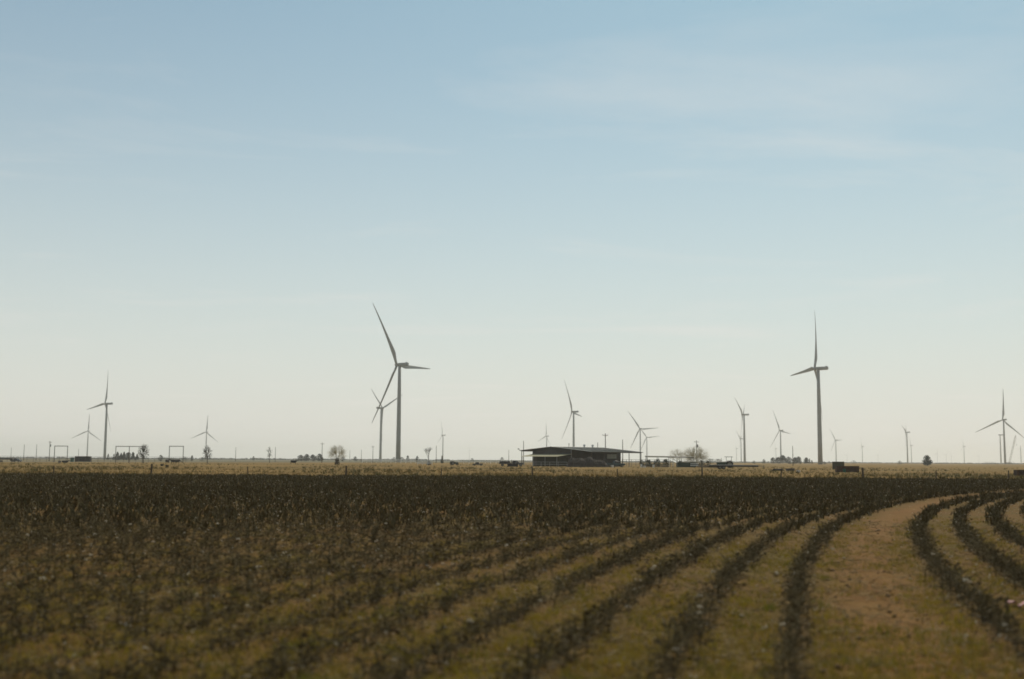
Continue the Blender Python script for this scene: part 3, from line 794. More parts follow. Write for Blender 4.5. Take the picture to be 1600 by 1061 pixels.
# post and wire fence at the far edge of the cotton field
def field_fence():
    Y = FIELD_END + 3.5
    root = thing('wire_fence', 'wooden post and wire fence along the far edge of the cotton field', 'fence', (0, Y, 0))
    for px, h, r in ((-60, 1.2, .09), (85, 1.0, .07), (237, 1.25, .11), (388, 1.0, .06), (541, 1.15, .10), (690, .95, .06), (832, 1.15, .07), (965, 1.0, .06), (1097, 1.2, .09), (1220, .95, .06), (1348, 1.25, .12), (1462, 1.0, .07), (1575, 1.05, .07), (1690, 1.2, .09)):
        x = at(px, Y).x; lx = random.uniform(-.05, .05)
        m = MB(); m.tube((x, 0, -.1), (x + lx, 0, h), r, r * .85, 8); m.build('post', M['wood'], root)
    a, b = at(-60, Y).x, at(1690, Y).x
    for z in (.45, .75, .95):
        m = MB(); m.tube((a, -.13, z), (b, -.13, z), .004, .004, 4); m.build('wire', M['pipe'], root)
field_fence()
fence('pipe_fence', 'long dark pipe fence across the left pasture behind the flatbed trailer', (at(-30, 500), at(300, 520)), 34, 2.3, (1.0, 1.7, 2.5), .06, .045, M['pipe'])
fence('rail_fence', 'long white rail fence at the foot of the largest turbine', (at(566, 640), at(650, 610)), 12, 1.9, (1.0, 1.5, 2.0), .12, .13, M['white'])
fence('pipe_fence', 'pale pipe fence along the front of the barn awning', (at(806, 345), at(886, 338)), 7, 1.45, (.75, 1.4), .06, .05, M['galv'])
fence('rail_fence', 'white rail fence between the small tractor and the barn', (at(716, 600), at(792, 600)), 10, 1.9, (1.2, 1.9), .10, .12, M['white'])
fence('pipe_fence', 'dark pipe corral fence under the right overhang of the barn', (at(972, 400), at(1052, 395)), 12, 2.4, (.8, 1.5, 2.3), .06, .05, M['pipe'])
# white pipe gate panels leaning in a stack by the bare tree
def white_panels():
    Y = 400; a, b = at(652, Y), at(676, Y); w = b.x - a.x
    root = thing('rail_fence', 'bright white low rail panel left of the largest turbine’s bare tree'.replace('’', ''), 'fence panel', ((a.x + b.x) / 2, Y, 0))
    root['label'] = 'low bright white rail panel in front of the bare tree'
    for z in (.55, .95, 1.45):
        m = MB(); m.box(-w / 2, w / 2, -.06, .06, z, z + .22); m.build('rail', M['white'], root)
    for x in (-w / 2 + .2, -w / 6, w / 6, w / 2 - .2):
        m = MB(); m.box(x - .06, x + .06, .063, .16, 0, 1.8); m.build('post', M['white'], root)
white_panels()

# ------------------------------------------------------------------ barn
def barn():
    Y0 = 372.0
    # ridge runs back to the right; gable end faces the camera and left
    apex = Vector((at(862, Y0).x, Y0, 0)); hd = R_(46)
    rz = -hd                                   # local +Y = ridge direction, local +X = along the gable to the right and nearer
    root = thing('barn', 'long dark low gabled barn with grey metal roof in the middle', 'barn', apex, rz)
    c, s = math.cos(rz), math.sin(rz)
    def loc(px, Yw):                           # local coordinates of a column at a depth
        p = at(px, Yw) - apex; return Vector((p.x * c + p.y * s, -p.x * s + p.y * c))
    ridge = zt(862, 697.8, Y0)
    def hit(px, lx=None, ly=None):             # local point on the line x=lx (or y=ly) seen in a column
        d = ray(px, yh(px)); d = Vector((d.x, d.y)).normalized()
        # p = t*d ; local = R^-1 (p - apex)
        dl = Vector((d.x * c + d.y * s, -d.x * s + d.y * c)); ol = Vector((-apex.x * c - apex.y * s, apex.x * s - apex.y * c))
        t = (lx - ol.x) / dl.x if lx is not None else (ly - ol.y) / dl.y
        return ol + dl * t
    xl = hit(813, ly=0).x; xr = hit(925, ly=0).x           # eaves on the gable plane
    LEN = hit(941, lx=0).y
    yl, yr = Y0 + xl * s, Y0 + xr * s                     # depths of the two eave corners
    ze_l, ze_r = zt(813, 703.6, yl), zt(925, 705.4, yr)
    sl_l, sl_r = (ridge - ze_l) / abs(xl), (ridge - ze_r) / xr
    th = .16
    def slope(x0, z0, x1, z1, name):
        m = MB(); y0, y1 = -.5, LEN + .5
        vs = [(x0, y0, z0), (x1, y0, z1), (x1, y1, z1), (x0, y1, z0), (x0, y0, z0 - th), (x1, y0, z1 - th), (x1, y1, z1 - th), (x0, y1, z0 - th)]
        m.add(vs, [(0, 1, 2, 3), (7, 6, 5, 4), (0, 4, 5, 1), (1, 5, 6, 2), (2, 6, 7, 3), (3, 7, 4, 0)])
        return m.build(name, M['roof'], root)
    rf = slope(xl, ze_l, -.002, ridge, 'roof')
    rr = slope(.002, ridge, xr, ze_r, 'roof')
    # standing seams on the visible slope
    m = MB()
    k = 0
    for i in range(1, 26):
        y = LEN * i / 26
        m.add([(.1, y - .04, ridge + .012 - .0135), (xr, y - .04, ze_r + .002), (xr, y + .04, ze_r + .002), (.1, y + .04, ridge + .012 - .0135), (.1, y, ridge + .05 - .0135), (xr, y, ze_r + .05)], [(0, 1, 5, 4), (4, 5, 2, 3)])
    m.build('seam', M['roof'], rr)
    m = MB(); m.prism([(-.35, ridge - .02), (0, ridge + .06), (.35, ridge - .02), (0, ridge + .02)], -.52, LEN + .52); m.build('ridge_cap', M['galv'], rr)
    # walls
    wl_, wr = hit(832, ly=.6).x, hit(893, ly=.6).x
    wend = hit(970, lx=wr).y
    def zu(x): return ridge - (sl_l if x < 0 else sl_r) * abs(x) - th - .01
    m = MB(); m.add([(wl_, .6, 0), (wr, .6, 0), (wr, .6, zu(wr)), (0, .6, zu(0)), (wl_, .6, zu(wl_)), (wl_, .9, 0), (wr, .9, 0), (wr, .9, zu(wr)), (0, .9, zu(0)), (wl_, .9, zu(wl_))],
        [(0, 1, 2, 3, 4), (9, 8, 7, 6, 5), (0, 5, 6, 1), (1, 6, 7, 2), (4, 9, 5, 0), (2, 7, 8, 3), (3, 8, 9, 4)])
    gw = m.build('gable_wall', M['barn_wall'], root)
    m = MB(); m.box(wr - .25, wr, .903, wend, 0, zu(wr)); sw = m.build('side_wall', M['barn_wall'], root)
    m = MB(); m.box(wl_, wl_ + .25, .903, wend, 0, zu(wl_)); m.build('side_wall', M['barn_wall'], root)
    m = MB(); m.box(wl_ + .26, wr - .26, wend - .25, wend, 0, min(zu(wl_), zu(wr))); m.build('back_wall', M['barn_wall'], root)
    # wall battens on the gable (steel panel ribs)
    for i in range(1, 14):
        x = wl_ + (wr - wl_) * i / 14
        m = MB(); m.box(x - .04, x + .04, .55, .598, .1, zu(x) - .05); m.build('panel_rib', M['barn_wall'], gw)
    m = MB(); m.box(wr - .1, wr + .08, .50, .597, 0.0, zu(wr) - .02); m.build('corner_trim', M['galv'], gw)
    # big opening with pale sheet on the side wall
    y0, y1 = hit(948, lx=wr).y, hit(964.5, lx=wr).y
    z0, z1 = zt(956, 717, Y0 + 6), zt(956, 709.3, Y0 + 6)
    m = MB(); m.box(wr + .003, wr + .06, y0, y1, z0, z1); wnd = m.build('window', M['barn_dark'], sw)
    for i in range(3):
        a = y0 + .08 + (y1 - y0 - .16) * i / 3; b = y0 + .02 + (y1 - y0 - .16) * (i + 1) / 3
        m = MB(); m.box(wr + .063, wr + .08, a, b, z0 + .08, z1 - .08); m.build('pane', M['glass'], sw)
    # posts under both overhangs
    for i in range(5):
        y = .3 + (LEN - .6) * i / 4
        for x, z in ((xl + .35, zu(xl) + .03), (xr - .35, zu(xr) + .03)):
            m = MB(); m.tube((x, y, 0), (x, y, z), .12, .12, 8); m.build('post', M['pipe'], root)
    for x in (xl + .35, xr - .35):
        m = MB(); m.box(x - .1, x + .1, .1, LEN - .1, zu(x) - .22, zu(x) - .02); m.build('beam', M['pipe'], root)
    # awning at the gable
    za, zb = zt(852, 709.2, Y0 - 4), zt(852, 713.0, Y0 - 6)
    ax0, ax1 = hit(826, ly=-2).x, hit(883, ly=-2).x
    m = MB(); m.add([(ax0, -5.6, zb), (ax1, -5.6, zb), (ax1 + .6, .54, za), (ax0 - .6, .54, za), (ax0, -5.6, zb - .08), (ax1, -5.6, zb - .08), (ax1 + .6, .54, za - .08), (ax0 - .6, .54, za - .08)],
        [(0, 1, 2, 3), (7, 6, 5, 4), (0, 4, 5, 1), (1, 5, 6, 2), (2, 6, 7, 3), (3, 7, 4, 0)])
    aw = m.build('awning', M['awning'], root)
    for i in range(4):
        x = ax0 + .4 + (ax1 - ax0 - .8) * i / 3
        m = MB(); m.tube((x, -5.4, 0), (x, -5.4, zb - .08), .07, .07, 8); m.build('awning_post', M['galv'], aw)
    # dark bay under the awning
    m = MB(); m.box(ax0 + 1.5, ax1 - 1.2, .48, .546, .02, zb - .3); m.build('bay_door', M['barn_dark'], gw)
    # roof vents and flues on the ridge
    for px in (913, 926):
        y = hit(px, lx=.5).y; m = MB()
        m.tube((.5, y, ridge - .1), (.5, y, ridge + .35), .22, .22, 12); m.tube((.5, y, ridge + .35), (.5, y, ridge + .85), .46, .36, 14); m.tube((.5, y, ridge + .85), (.5, y, ridge + 1.0), .34, .05, 14)
        m.build('roof_vent', M['white'], rr, smooth=False)
    for px, hh in ((889, 1.1), (934, 1.5)):
        y = hit(px, lx=-.3).y; m = MB(); m.tube((-.3, y, ridge - .1), (-.3, y, ridge + hh), .09, .09, 8); m.tube((-.3, y, ridge + hh), (-.3, y, ridge + hh + .15), .16, .05, 8); m.build('flue', M['pipe'], rf)
    # lamp bracket at the left eave
    m = MB(); m.tube((xl, .0, ze_l - .1), (xl - .7, -.1, ze_l + .35), .06, .06, 6); m.box(xl - 1.0, xl - .6, -.3, .1, ze_l + .3, ze_l + .6); m.build('flood_lamp', M['pipe'], rf)
barn()

# open pole shed with thin flat roof, right of the barn
def pole_shed():
    Y = 385; a, b = at(1009, Y), at(1083, Y); w = b.x - a.x; H = zt(1046, 713.6, Y)
    root = thing('pole_shed', 'open pole shed with a long thin flat roof right of barn', 'shed', ((a.x + b.x) / 2, Y, 0), 0)
    m = MB(); m.add([(-w / 2, -2.2, H + .05), (w / 2, -2.2, H - .1), (w / 2, 2.6, H + .12), (-w / 2, 2.6, H + .28), (-w / 2, -2.2, H - .2), (w / 2, -2.2, H - .35), (w / 2, 2.6, H - .14), (-w / 2, 2.6, H + .02)],
        [(0, 1, 2, 3), (7, 6, 5, 4), (0, 4, 5, 1), (1, 5, 6, 2), (2, 6, 7, 3), (3, 7, 4, 0)]); m.build('roof', M['olive'], root)
    for i in range(5):
        x = -w / 2 + .3 + (w - .6) * i / 4
        for y in (-1.9, 2.3):
            m = MB(); m.tube((x, y, 0), (x, y, H - .34 if y < 0 else H - .13), .08, .08, 8); m.build('post', M['pipe'], root)
pole_shed()

# ------------------------------------------------------------------ vehicles and machines
def wheel(parent, x, y, r, w, name='wheel'):
    m = MB(); n = 18; rings = []
    for yy, rr in ((-w / 2, r * .62), (-w / 2, r * .93), (-w * .3, r), (w * .3, r), (w / 2, r * .93), (w / 2, r * .62)):
        rings.append([(x + math.cos(2 * math.pi * i / n) * rr, y + yy, r + math.sin(2 * math.pi * i / n) * rr) for i in range(n)])
    m.loft(rings, cap=False); t = m.build(name, M['rubber'], parent)
    m = MB(); m.tube((x, y - w * .36, r), (x, y + w * .36, r), r * .63, r * .63, 14); m.tube((x, y - w * .5, r), (x, y + w * .5, r), r * .2, r * .2, 8); m.build('rim', M['rim'], t)
def pickup(loc, rz, lab, paint, flat=False, s=1.0):
    root = thing('flatbed_truck' if flat else 'pickup_truck', lab, 'truck', loc, rz); root.scale = (s, s, s)
    # front at +X
    body = [(2.75, .55), (2.75, .95), (2.6, 1.1), (1.35, 1.18), (.75, 1.82), (-.55, 1.86), (-.72, 1.2), (-.75, .5)]
    m = MB(); m.prism(body, -.92, .92); b = m.build('body', paint, root, bevel=.05)
    for y in (-.925, .925):
        m = MB(); m.prism([(1.15, 1.2), (.68, 1.74), (.1, 1.76), (.1, 1.2)], y - .006, y + .006); m.build('side_window', M['dark_glass'], b)
        m = MB(); m.prism([(.0, 1.2), (.0, 1.76), (-.5, 1.78), (-.62, 1.2)], y - .006, y + .006); m.build('side_window', M['dark_glass'], b)
        m = MB(); m.box(2.752, 2.78, y * .78 - .14, y * .78 + .14, .78, .95); m.build('headlight', M['glass'], b)
    m = MB(); m.add([(1.31, -.8, 1.225), (1.31, .8, 1.225), (.80, .74, 1.78), (.80, -.74, 1.78)], [(0, 1, 2, 3)]); m.build('windscreen', M['dark_glass'], b)
    if flat:
        m = MB(); m.box(-4.9, -.85, -1.15, 1.15, .95, 1.1); m.box(-4.8, -.9, -.45, -.3, .7, .948); m.box(-4.8, -.9, .3, .45, .7, .948); m.build('flat_bed', M['deck'], root)
        m = MB(); m.box(-.95, -.86, -1.1, -1.0, 1.1, 2.0); m.box(-.95, -.86, 1.0, 1.1, 1.1, 2.0); m.box(-.95, -.86, -1.1, 1.1, 1.9, 2.0); m.box(-.95, -.86, -1.0, 1.0, 1.5, 1.57); m.build('headache_rack', M['black_box'], root)
        m = MB(); m.box(-4.6, -1.4, -1.0, 1.0, 1.103, 1.55, .06); m.build('load', M['black_box'], root)
        back = -3.7
    else:
        m = MB(); m.box(-2.85, -.78, -.92, -.84, .6, 1.22); m.box(-2.85, -.78, .84, .92, .6, 1.22); m.box(-2.85, -2.78, -.835, .835, .6, 1.22); m.box(-2.775, -.78, -.835, .835, .6, .75); m.build('cargo_bed', paint, root)
        back = -1.75
    m = MB(); m.box(2.76, 2.9, -.9, .9, .5, .68); m.build('bumper', M['galv'], root)
    for x in (1.85, back):
        for y in (-.82, .82): wheel(root, x, y, .40, .26)
    return root
def tractor(loc, rz, lab, paint, canopy=True, s=1.0):
    root = thing('tractor', lab, 'tractor', loc, rz); root.scale = (s, s, s)
    m = MB(); m.prism([(-.9, .65), (-.9, 1.1), (-.2, 1.2), (-.1, 1.35), (2.3, 1.3), (2.4, 1.2), (2.4, .7)], -.36, .36); m.build('hood', paint, root, bevel=.04)
    m = MB(); m.box(-.9, 2.2, -.22, .22, .45, .648); m.tube((1.95, -.75, .45), (1.95, .75, .45), .08, .08, 8); m.tube((-.6, -.9, .8), (-.6, .9, .8), .12, .12, 8); m.build('chassis', M['black_box'], root)
    for y in (-.85, .85):
        wheel(root, -.6, y, .82, .42); wheel(root, 1.95, y, .42, .24)
        m = MB(); rings = []
        for k in range(7):
            a = R_(20 + 22 * k); rings.append([(-.6 + math.cos(a) * .92, y - .22, .82 + math.sin(a) * .92), (-.6 + math.cos(a) * .92, y + .22, .82 + math.sin(a) * .92), (-.6 + math.cos(a) * .96, y + .22, .82 + math.sin(a) * .96), (-.6 + math.cos(a) * .96, y - .22, .82 + math.sin(a) * .96)])
        m.loft(rings); m.build('fender', paint, root)
    m = MB(); m.box(-.75, -.35, -.25, .25, 1.15, 1.3); m.box(-.82, -.72, -.25, .25, 1.3, 1.7); m.build('seat', M['black_box'], root)
    m = MB(); m.tube((1.3, .2, 1.33), (1.3, .2, 2.3), .045, .04, 8); m.build('exhaust', M['pipe'], root)
    m = MB(); m.tube((.0, 0, 1.3), (-.15, 0, 1.62), .03, .03, 6); m.tube((-.15, 0, 1.61), (-.16, 0, 1.66), .2, .2, 14); m.build('steering_wheel', M['black_box'], root)
    if canopy:
        for x in (-1.0, .15):
            for y in (-.62, .62):
                m = MB(); m.tube((x, y, .9), (x, y, 2.5), .035, .035, 6); m.build('canopy_post', M['pipe'], root)
        m = MB(); m.box(-1.35, .6, -.85, .85, 2.5, 2.6, .04); m.build('canopy', paint, root, bevel=.02)
    return root
def flatbed_trailer(loc, rz, L, H, lab, deckmat):
    root = thing('flatbed_trailer', lab, 'trailer', loc, rz)
    n = int(L / .9)
    m = MB(); m.box(-L / 2, L / 2, -1.2, -1.02, H - .42, H - .03); m.box(-L / 2, L / 2, 1.02, 1.2, H - .42, H - .03)
    for i in range(n): x = -L / 2 + L * (i + .5) / n; m.box(x - .05, x + .05, -1.018, 1.018, H - .2, H - .03)
    m.build('frame', M['black_box'], root)
    for i in range(8):
        y = -1.18 + 2.36 * i / 8; m = MB(); m.box(-L / 2, L / 2, y, y + .27, H - .027, H + .03); m.build('plank', deckmat, root)
    m = MB(); m.tube((L / 2, -.8, H - .15), (L / 2 + 1.6, 0, H - .25), .06, .06, 6); m.tube((L / 2, .8, H - .15), (L / 2 + 1.6, 0, H - .25), .06, .06, 6); m.tube((L / 2 + 1.5, 0, 0), (L / 2 + 1.5, 0, H), .05, .05, 6); m.build('drawbar', M['black_box'], root)
    for x in (-L / 4 - .45, -L / 4 + .45):
        for y in (-1.0, 1.0): wheel(root, x, y, min(.38, H * .5), .22)
    return root
def bin_(loc, rz, L, W, H, lab, mat, cat='bin', name='steel_bin', open_top=True):
    root = thing(name, lab, cat, loc, rz); t = .08
    m = MB(); m.box(-L / 2, L / 2, -W / 2, -W / 2 + t, .05, H); m.box(-L / 2, L / 2, W / 2 - t, W / 2, .05, H); m.box(-L / 2, -L / 2 + t, -W / 2 + t + .002, W / 2 - t - .002, .05, H); m.box(L / 2 - t, L / 2, -W / 2 + t + .002, W / 2 - t - .002, .05, H); m.box(-L / 2 + t, L / 2 - t, -W / 2 + t, W / 2 - t, .05, .12)
    if not open_top: m.box(-L / 2 + .003, L / 2 - .003, -W / 2 + .003, W / 2 - .003, H - .06, H + .03)
    b = m.build('shell', mat, root)
    k = max(4, int(L / .6))
    for i in range(k + 1):
        x = -L / 2 + L * i / k
        m = MB(); m.box(x - .05, x + .05, -W / 2 - .06, -W / 2 - .002, .05, H - .03); m.build('rib', mat, root)
    m = MB(); m.box(-L / 2 - .05, L / 2 + .05, -W / 2 - .09, -W / 2 - .062, H - .1, H + .02); m.box(-L / 2, -L / 2 + .3, -W / 2, W / 2, 0, .048); m.box(L / 2 - .3, L / 2, -W / 2, W / 2, 0, .048); m.build('rim', mat, root)
    return root
def gy(px, py):                              # depth of a ground contact row in that column
    d = ray(px, py); return -CAMH * d.y / d.z

bin_(at(130, 560), R_(4), wpx(22.5, 560), 2.4, zt(130, 713, 560), 'black box container between narrow pipe frame and tall turbine', M['black_box'], 'container', 'container', False)
Yb = gy(1323, 738); bin_(at(1323, Yb), R_(-3), wpx(33, Yb), 1.7, zt(1323, 728.3, Yb), 'rusty dark brown open steel bin right of the large turbine', M['rust'])
Yb2 = 290; bin_(at(1309.5, Yb2), R_(-12), wpx(17, Yb2), 1.8, zt(1310, 721.5, Yb2), 'olive steel bin standing behind the rusty brown bin', M['olive'], open_top=False)
Yb3 = gy(1598, 743.5); bin_(at(1600, Yb3), R_(-4), wpx(27, Yb3), 1.5, zt(1598, 734.2, Yb3), 'dark brown bin cut off by the right edge', M['rust'])
# green drum in front of the rusty bin
def drum(px, Y, r, h, lab, mat, name='drum', cat='drum'):
    n = 18; m = MB(); rings = []
    for z, k in ((0, 1), (.06, 1), (h * .32, .97), (h * .35, 1.04), (h * .38, .97), (h * .63, .97), (h * .66, 1.04), (h * .69, .97), (h - .05, 1), (h, .96), (h - .03, .9)):
        rings.append([(math.cos(2 * math.pi * i / n) * r * k, math.sin(2 * math.pi * i / n) * r * k, z) for i in range(n)])
    m.loft(rings); o = m.build(name, mat, None, smooth=False, loc=at(px, Y)); props(o, lab, cat); return o
drum(1319, Yb - 1.7, .26, .62, 'small green drum in front of the rusty brown bin', M['green_tank'])
drum(113, 540, .85, 2.0, 'green plastic tank left of the black container', M['green_tank'], 'tank', 'tank')
# left trailer and pickup
flatbed_trailer(at(6, 470), R_(2), wpx(24, 470), 1.5, 'grey flatbed trailer at the left edge of the pasture', M['deck'])
pickup(at(25.5, 470), R_(-12), 'dark truck hitched to the grey flatbed trailer at far left', M['dark_paint'], s=.82)
pickup(at(804, 350), R_(2), 'dark flatbed truck parked at the left end of the barn', M['dark_paint'], flat=True)
bin_(at(801, 330), R_(3), wpx(16, 330), 1.4, .85, 'low black trough in front of the dark flatbed truck', M['black_box'], 'trough', 'trough')
pickup(at(746.5, 375), R_(178), 'dark pickup parked in the grass left of the barn', M['dark_paint'], s=.62)
tractor(at(708.5, 430), R_(25), 'small dark tractor with upright exhaust left of the dark pickup', M['green_paint'], False, .8)
# teal truck at the barn's right wall
pickup(at(962, 350), R_(8), 'dark teal pickup parked beside the barn side wall', M['teal_paint'], s=1.0)
# equipment right of the barn
tractor(at(1136, 330), R_(170), 'green tractor with flat sunshade canopy behind the long flatbed trailer', M['green_paint'], True, 1.25)
Yt = gy(1150, 733.2)
flatbed_trailer(at(1146, Yt), R_(-3), wpx(74, Yt), 1.0, 'long low flatbed trailer with pale deck right of barn', M['white'])
def disc_harrow(px, Y, w, lab, mat, hgt=1.2):
    root = thing('disc_harrow', lab, 'farm implement', at(px, Y), 0)
    m = MB(); m.box(-w / 2, w / 2, -.6, -.45, .75, .9); m.box(-w / 2, w / 2, .45, .6, .75, .9)
    for i in range(5): x = -w / 2 + w * i / 4; m.box(x - .06, x + .06, -.447, .447, .77, .88)
    m.tube((0, -.4, .9), (0, .3, hgt), .05, .05, 6); m.tube((-w / 3, .5, .9), (0, .3, hgt), .04, .04, 6); m.tube((w / 3, .5, .9), (0, .3, hgt), .04, .04, 6); m.build('frame', mat, root)
    n = int(w / .35)
    for y in (-.5, .5):
        for i in range(n):
            x = -w / 2 + w * (i + .5) / n; m = MB(); m.tube((x - .02, y, .32), (x + .02, y, .32), .34, .34, 12); m.build('disc', M['pipe'], root)
        m = MB(); m.box(-w / 2, w / 2, y - .05, y + .05, .45, .55); m.build('gang_bar', mat, root)
    return root
disc_harrow(1108, 335, 6.2, 'dark disc harrow parked left of the canopy tractor', M['olive'], 1.7)
disc_harrow(1030, 345, 5.6, 'dark green harrow under the left end of the pole shed', M['green_paint'], 2.1)
disc_harrow(1010, 352, 3.4, 'small dark implement at the foot of the barn end post', M['green_paint'], 2.0)
bin_(at(1072, 350), R_(5), 5.6, 2.0, 1.5, 'dark green farm wagon body under the pole shed', M['green_paint'], 'wagon', 'wagon_box')
# white curved sheet glinting under the shed
def white_sheet():
    Y = 368; a, b = at(1045.5, Y), at(1057.5, Y); m = MB(); rings = []
    w = b.x - a.x
    for i in range(9):
        t = i / 8; x = -w / 2 + w * t; z = zt(1050, 718, Y) * (1 - t) ** 1.2 + zt(1057, 723, Y) * (1 - (1 - t) ** 1.2)
        rings.append([(x, -1.0, z), (x, 1.1, z + .35), (x, 1.1, z + .30), (x, -1.0, z - .05)])
    m.loft(rings)
    for i in (0, 4, 8):
        p = rings[i][3]; m.tube((p[0], -.9, 0), (p[0], -.9, p[2]), .05, .05, 6); m.tube((p[0], 1.0, 0), (p[0], 1.0, p[2] + .3), .05, .05, 6)
    o = m.build('tank_cover', M['white'], None, loc=((a.x + b.x) / 2, Y, 0)); props(o, 'bright white sloping sheet cover left of the round bare tree', 'cover')
white_sheet()
def rail_stack(px, Y, w, lab):
    root = thing('pipe_rack', lab, 'rack', at(px, Y))
    for z in (.5, 1.0):
        m = MB(); m.box(-w / 2, w / 2, -.15, .15, z, z + .2); m.build('rail', M['white'], root)
    for x in (-w / 2 + .1, w / 2 - .1):
        m = MB(); m.box(x - .06, x + .06, .153, .25, 0, 1.35); m.build('post', M['pipe'], root)
rail_stack(1085, 342, 2.4, 'short white double rail rack in front of the pole shed wagon')
def small_tub(px, Y, r, h, lab, mat, cat='tub'):
    n = 16; m = MB(); rings = []
    for z, k in ((0, .85), (h * .5, .95), (h, 1.05), (h, .98), (h * .15, .8)):
        rings.append([(math.cos(2 * math.pi * i / n) * r * k, math.sin(2 * math.pi * i / n) * r * k * .8, z) for i in range(n)])
    m.loft(rings); o = m.build('feed_tub', mat, None, loc=at(px, Y)); props(o, lab, cat); return o
Yw = gy(1247, 738.5); small_tub(1247, Yw, .34, .42, 'bright white tub lying in the grass right of the light pole', M['white'])
small_tub(253.5, gy(253, 728), .40, .42, 'left of two black tubs in the left pasture grass', M['rubber'])
small_tub(261.5, gy(261, 729.5), .36, .40, 'right of two black tubs in the left pasture grass', M['rubber'])
for px, Y, r, h, lab in ((957, 335, .35, .6, 'small pale tub beside the teal pickup'), (1002, 340, .3, .9, 'white drum like tub at the barn end post'), (1007, 336, .4, .45, 'low white tub right of the barn end post'), (1021, 338, .3, .8, 'small white tub in front of the green harrow')):
    small_tub(px, Y, r, h, lab, M['white'])
def pipe_pile(px, Y, w, lab):
    root = thing('pipe_pile', lab, 'pipes', at(px, Y), R_(2))
    for i, (y, z) in enumerate(((-.25, .11), (0, .11), (.25, .11), (-.12, .30), (.13, .30))):
        m = MB(); m.tube((-w / 2 + .1 * i, y, z), (w / 2 - .07 * i, y, z), .105, .105, 10); m.build('pipe', M['black_box'], root, smooth=True)
Yp = gy(1215, 735.6); pipe_pile(1214.5, Yp, wpx(19, Yp), 'black pipes lying in the grass left of the light pole')
bin_(at(1234, gy(1234, 736)), R_(-4), wpx(12, gy(1234, 736)), .8, .5, 'low grey trough at the foot of the light pole', M['deck'], 'trough', 'trough')

# brush pile in front of the barn side wall
def brush_pile():
    Y = 338; a, b = at(885, Y), at(951, Y); w = (b.x - a.x)
    root = thing('brush_pile', 'dark brown brush heap against the barn side wall', 'brush pile', ((a.x + b.x) / 2, Y, 0))
    V, F = [], []; rs = random.Random(8); nu, nv = 40, 12
    for j in range(nv + 1):
        for i in range(nu + 1):
            u = i / nu * 2 - 1; v = j / nv * 2 - 1
            h = max(0, 1 - abs(u) ** 6) * max(0, 1 - v * v) ** .6 * (2.5 + .3 * math.sin(u * 7 + 1) + .25 * math.sin(u * 13) - .5 * u)
            V.append((u * w / 2, v * 2.6, h + rs.uniform(-.18, .18) * (h > .1)))
    for j in range(nv):
        for i in range(nu):
            p = j * (nu + 1) + i; F.append((p, p + 1, p + nu + 2, p + nu + 1))
    m = MB(); m.add(V, F); m.build('heap', M['brush'], root)
    m = MB()
    for _ in range(700):
        i = rs.randrange(len(V)); x, y, z = V[i]
        if z < .2: continue
        d = Vector((rs.uniform(-1, 1), rs.uniform(-1, 1), rs.uniform(-.2, .9))).normalized() * rs.uniform(.3, .9); m.tube((x, y, z - .1), Vector((x, y, z)) + d, .03, .012, 3, False)
    m.build('twigs', M['brush'], root)['kind'] = 'stuff'
brush_pile()

# ------------------------------------------------------------------ cattle
def cow_mesh(head_low=False, lying=False):
    m = MB(); n = 12
    drop = .62 if lying else 0
    # trunk: stations along x (head end +x): x, centre z, half width, half height
    st = [(-1.12, 1.22, .10, .12), (-1.05, 1.18, .24, .26), (-.85, 1.08, .32, .40), (-.45, 1.0, .38, .47), (0, .96, .41, .50), (.4, .98, .37, .50), (.7, 1.06, .30, .44), (.9, 1.2, .2, .28)]
    hz = (-.55 if head_low else .18)
    st += [(1.1, 1.2 + hz * .3 + .08, .14, .2), (1.32, 1.22 + hz * .75 + .06, .11, .15), (1.45, 1.22 + hz + .08, .12, .14), (1.62, 1.18 + hz, .10, .12), (1.80, 1.10 + hz, .08, .09), (1.87, 1.07 + hz, .06, .06)]
    rings = [[(x, math.cos(2 * math.pi * i / n) * hw, z - drop + math.sin(2 * math.pi * i / n) * hh) for i in range(n)] for x, z, hw, hh in st]
    m.loft(rings)
    hd = (1.42, 1.36 + hz - drop)
    for s in (-1, 1):
        m.loft([[(hd[0], s * .1, hd[1] - .05), (hd[0] + .06, s * .1, hd[1]), (hd[0] - .04, s * .1, hd[1] + .03)], [(hd[0] - .03, s * .22, hd[1] - .04), (hd[0] + .05, s * .22, hd[1] + .01), (hd[0] - .06, s * .22, hd[1] + .04)], [(hd[0] - .03, s * .3, hd[1] - .03), (hd[0], s * .3, hd[1] - .01), (hd[0] - .04, s * .3, hd[1])]])
    if not lying:
        for s in (-1, 1):
            for pts in ([(-.86, s * .2, 1.0, .19), (-.80, s * .22, .74, .13), (-.98, s * .22, .5, .075), (-.95, s * .22, .12, .055), (-.90, s * .22, 0, .075)], [(.62, s * .18, .95, .15), (.64, s * .2, .68, .10), (.66, s * .2, .42, .07), (.63, s * .2, .12, .052), (.66, s * .2, 0, .07)]):
                m.loft([[(x + math.cos(2 * math.pi * i / 8) * r, y + math.sin(2 * math.pi * i / 8) * r * .8, z) for i in range(8)] for x, y, z, r in pts])
    else:
        for s in (-1, 1):
            m.tube((-.5, s * .38, .2), (.1, s * .5, .08), .15, .08, 8); m.tube((.7, s * .25, .25), (1.15, s * .3, .07), .12, .06, 8)
    m.tube((-1.12, 0, 1.28 - drop), (-1.22, 0, .95 - drop * .8), .035, .025, 6); m.tube((-1.22, 0, .95 - drop * .8), (-1.2, 0, .52 - drop * .6), .025, .05, 6)
    return m
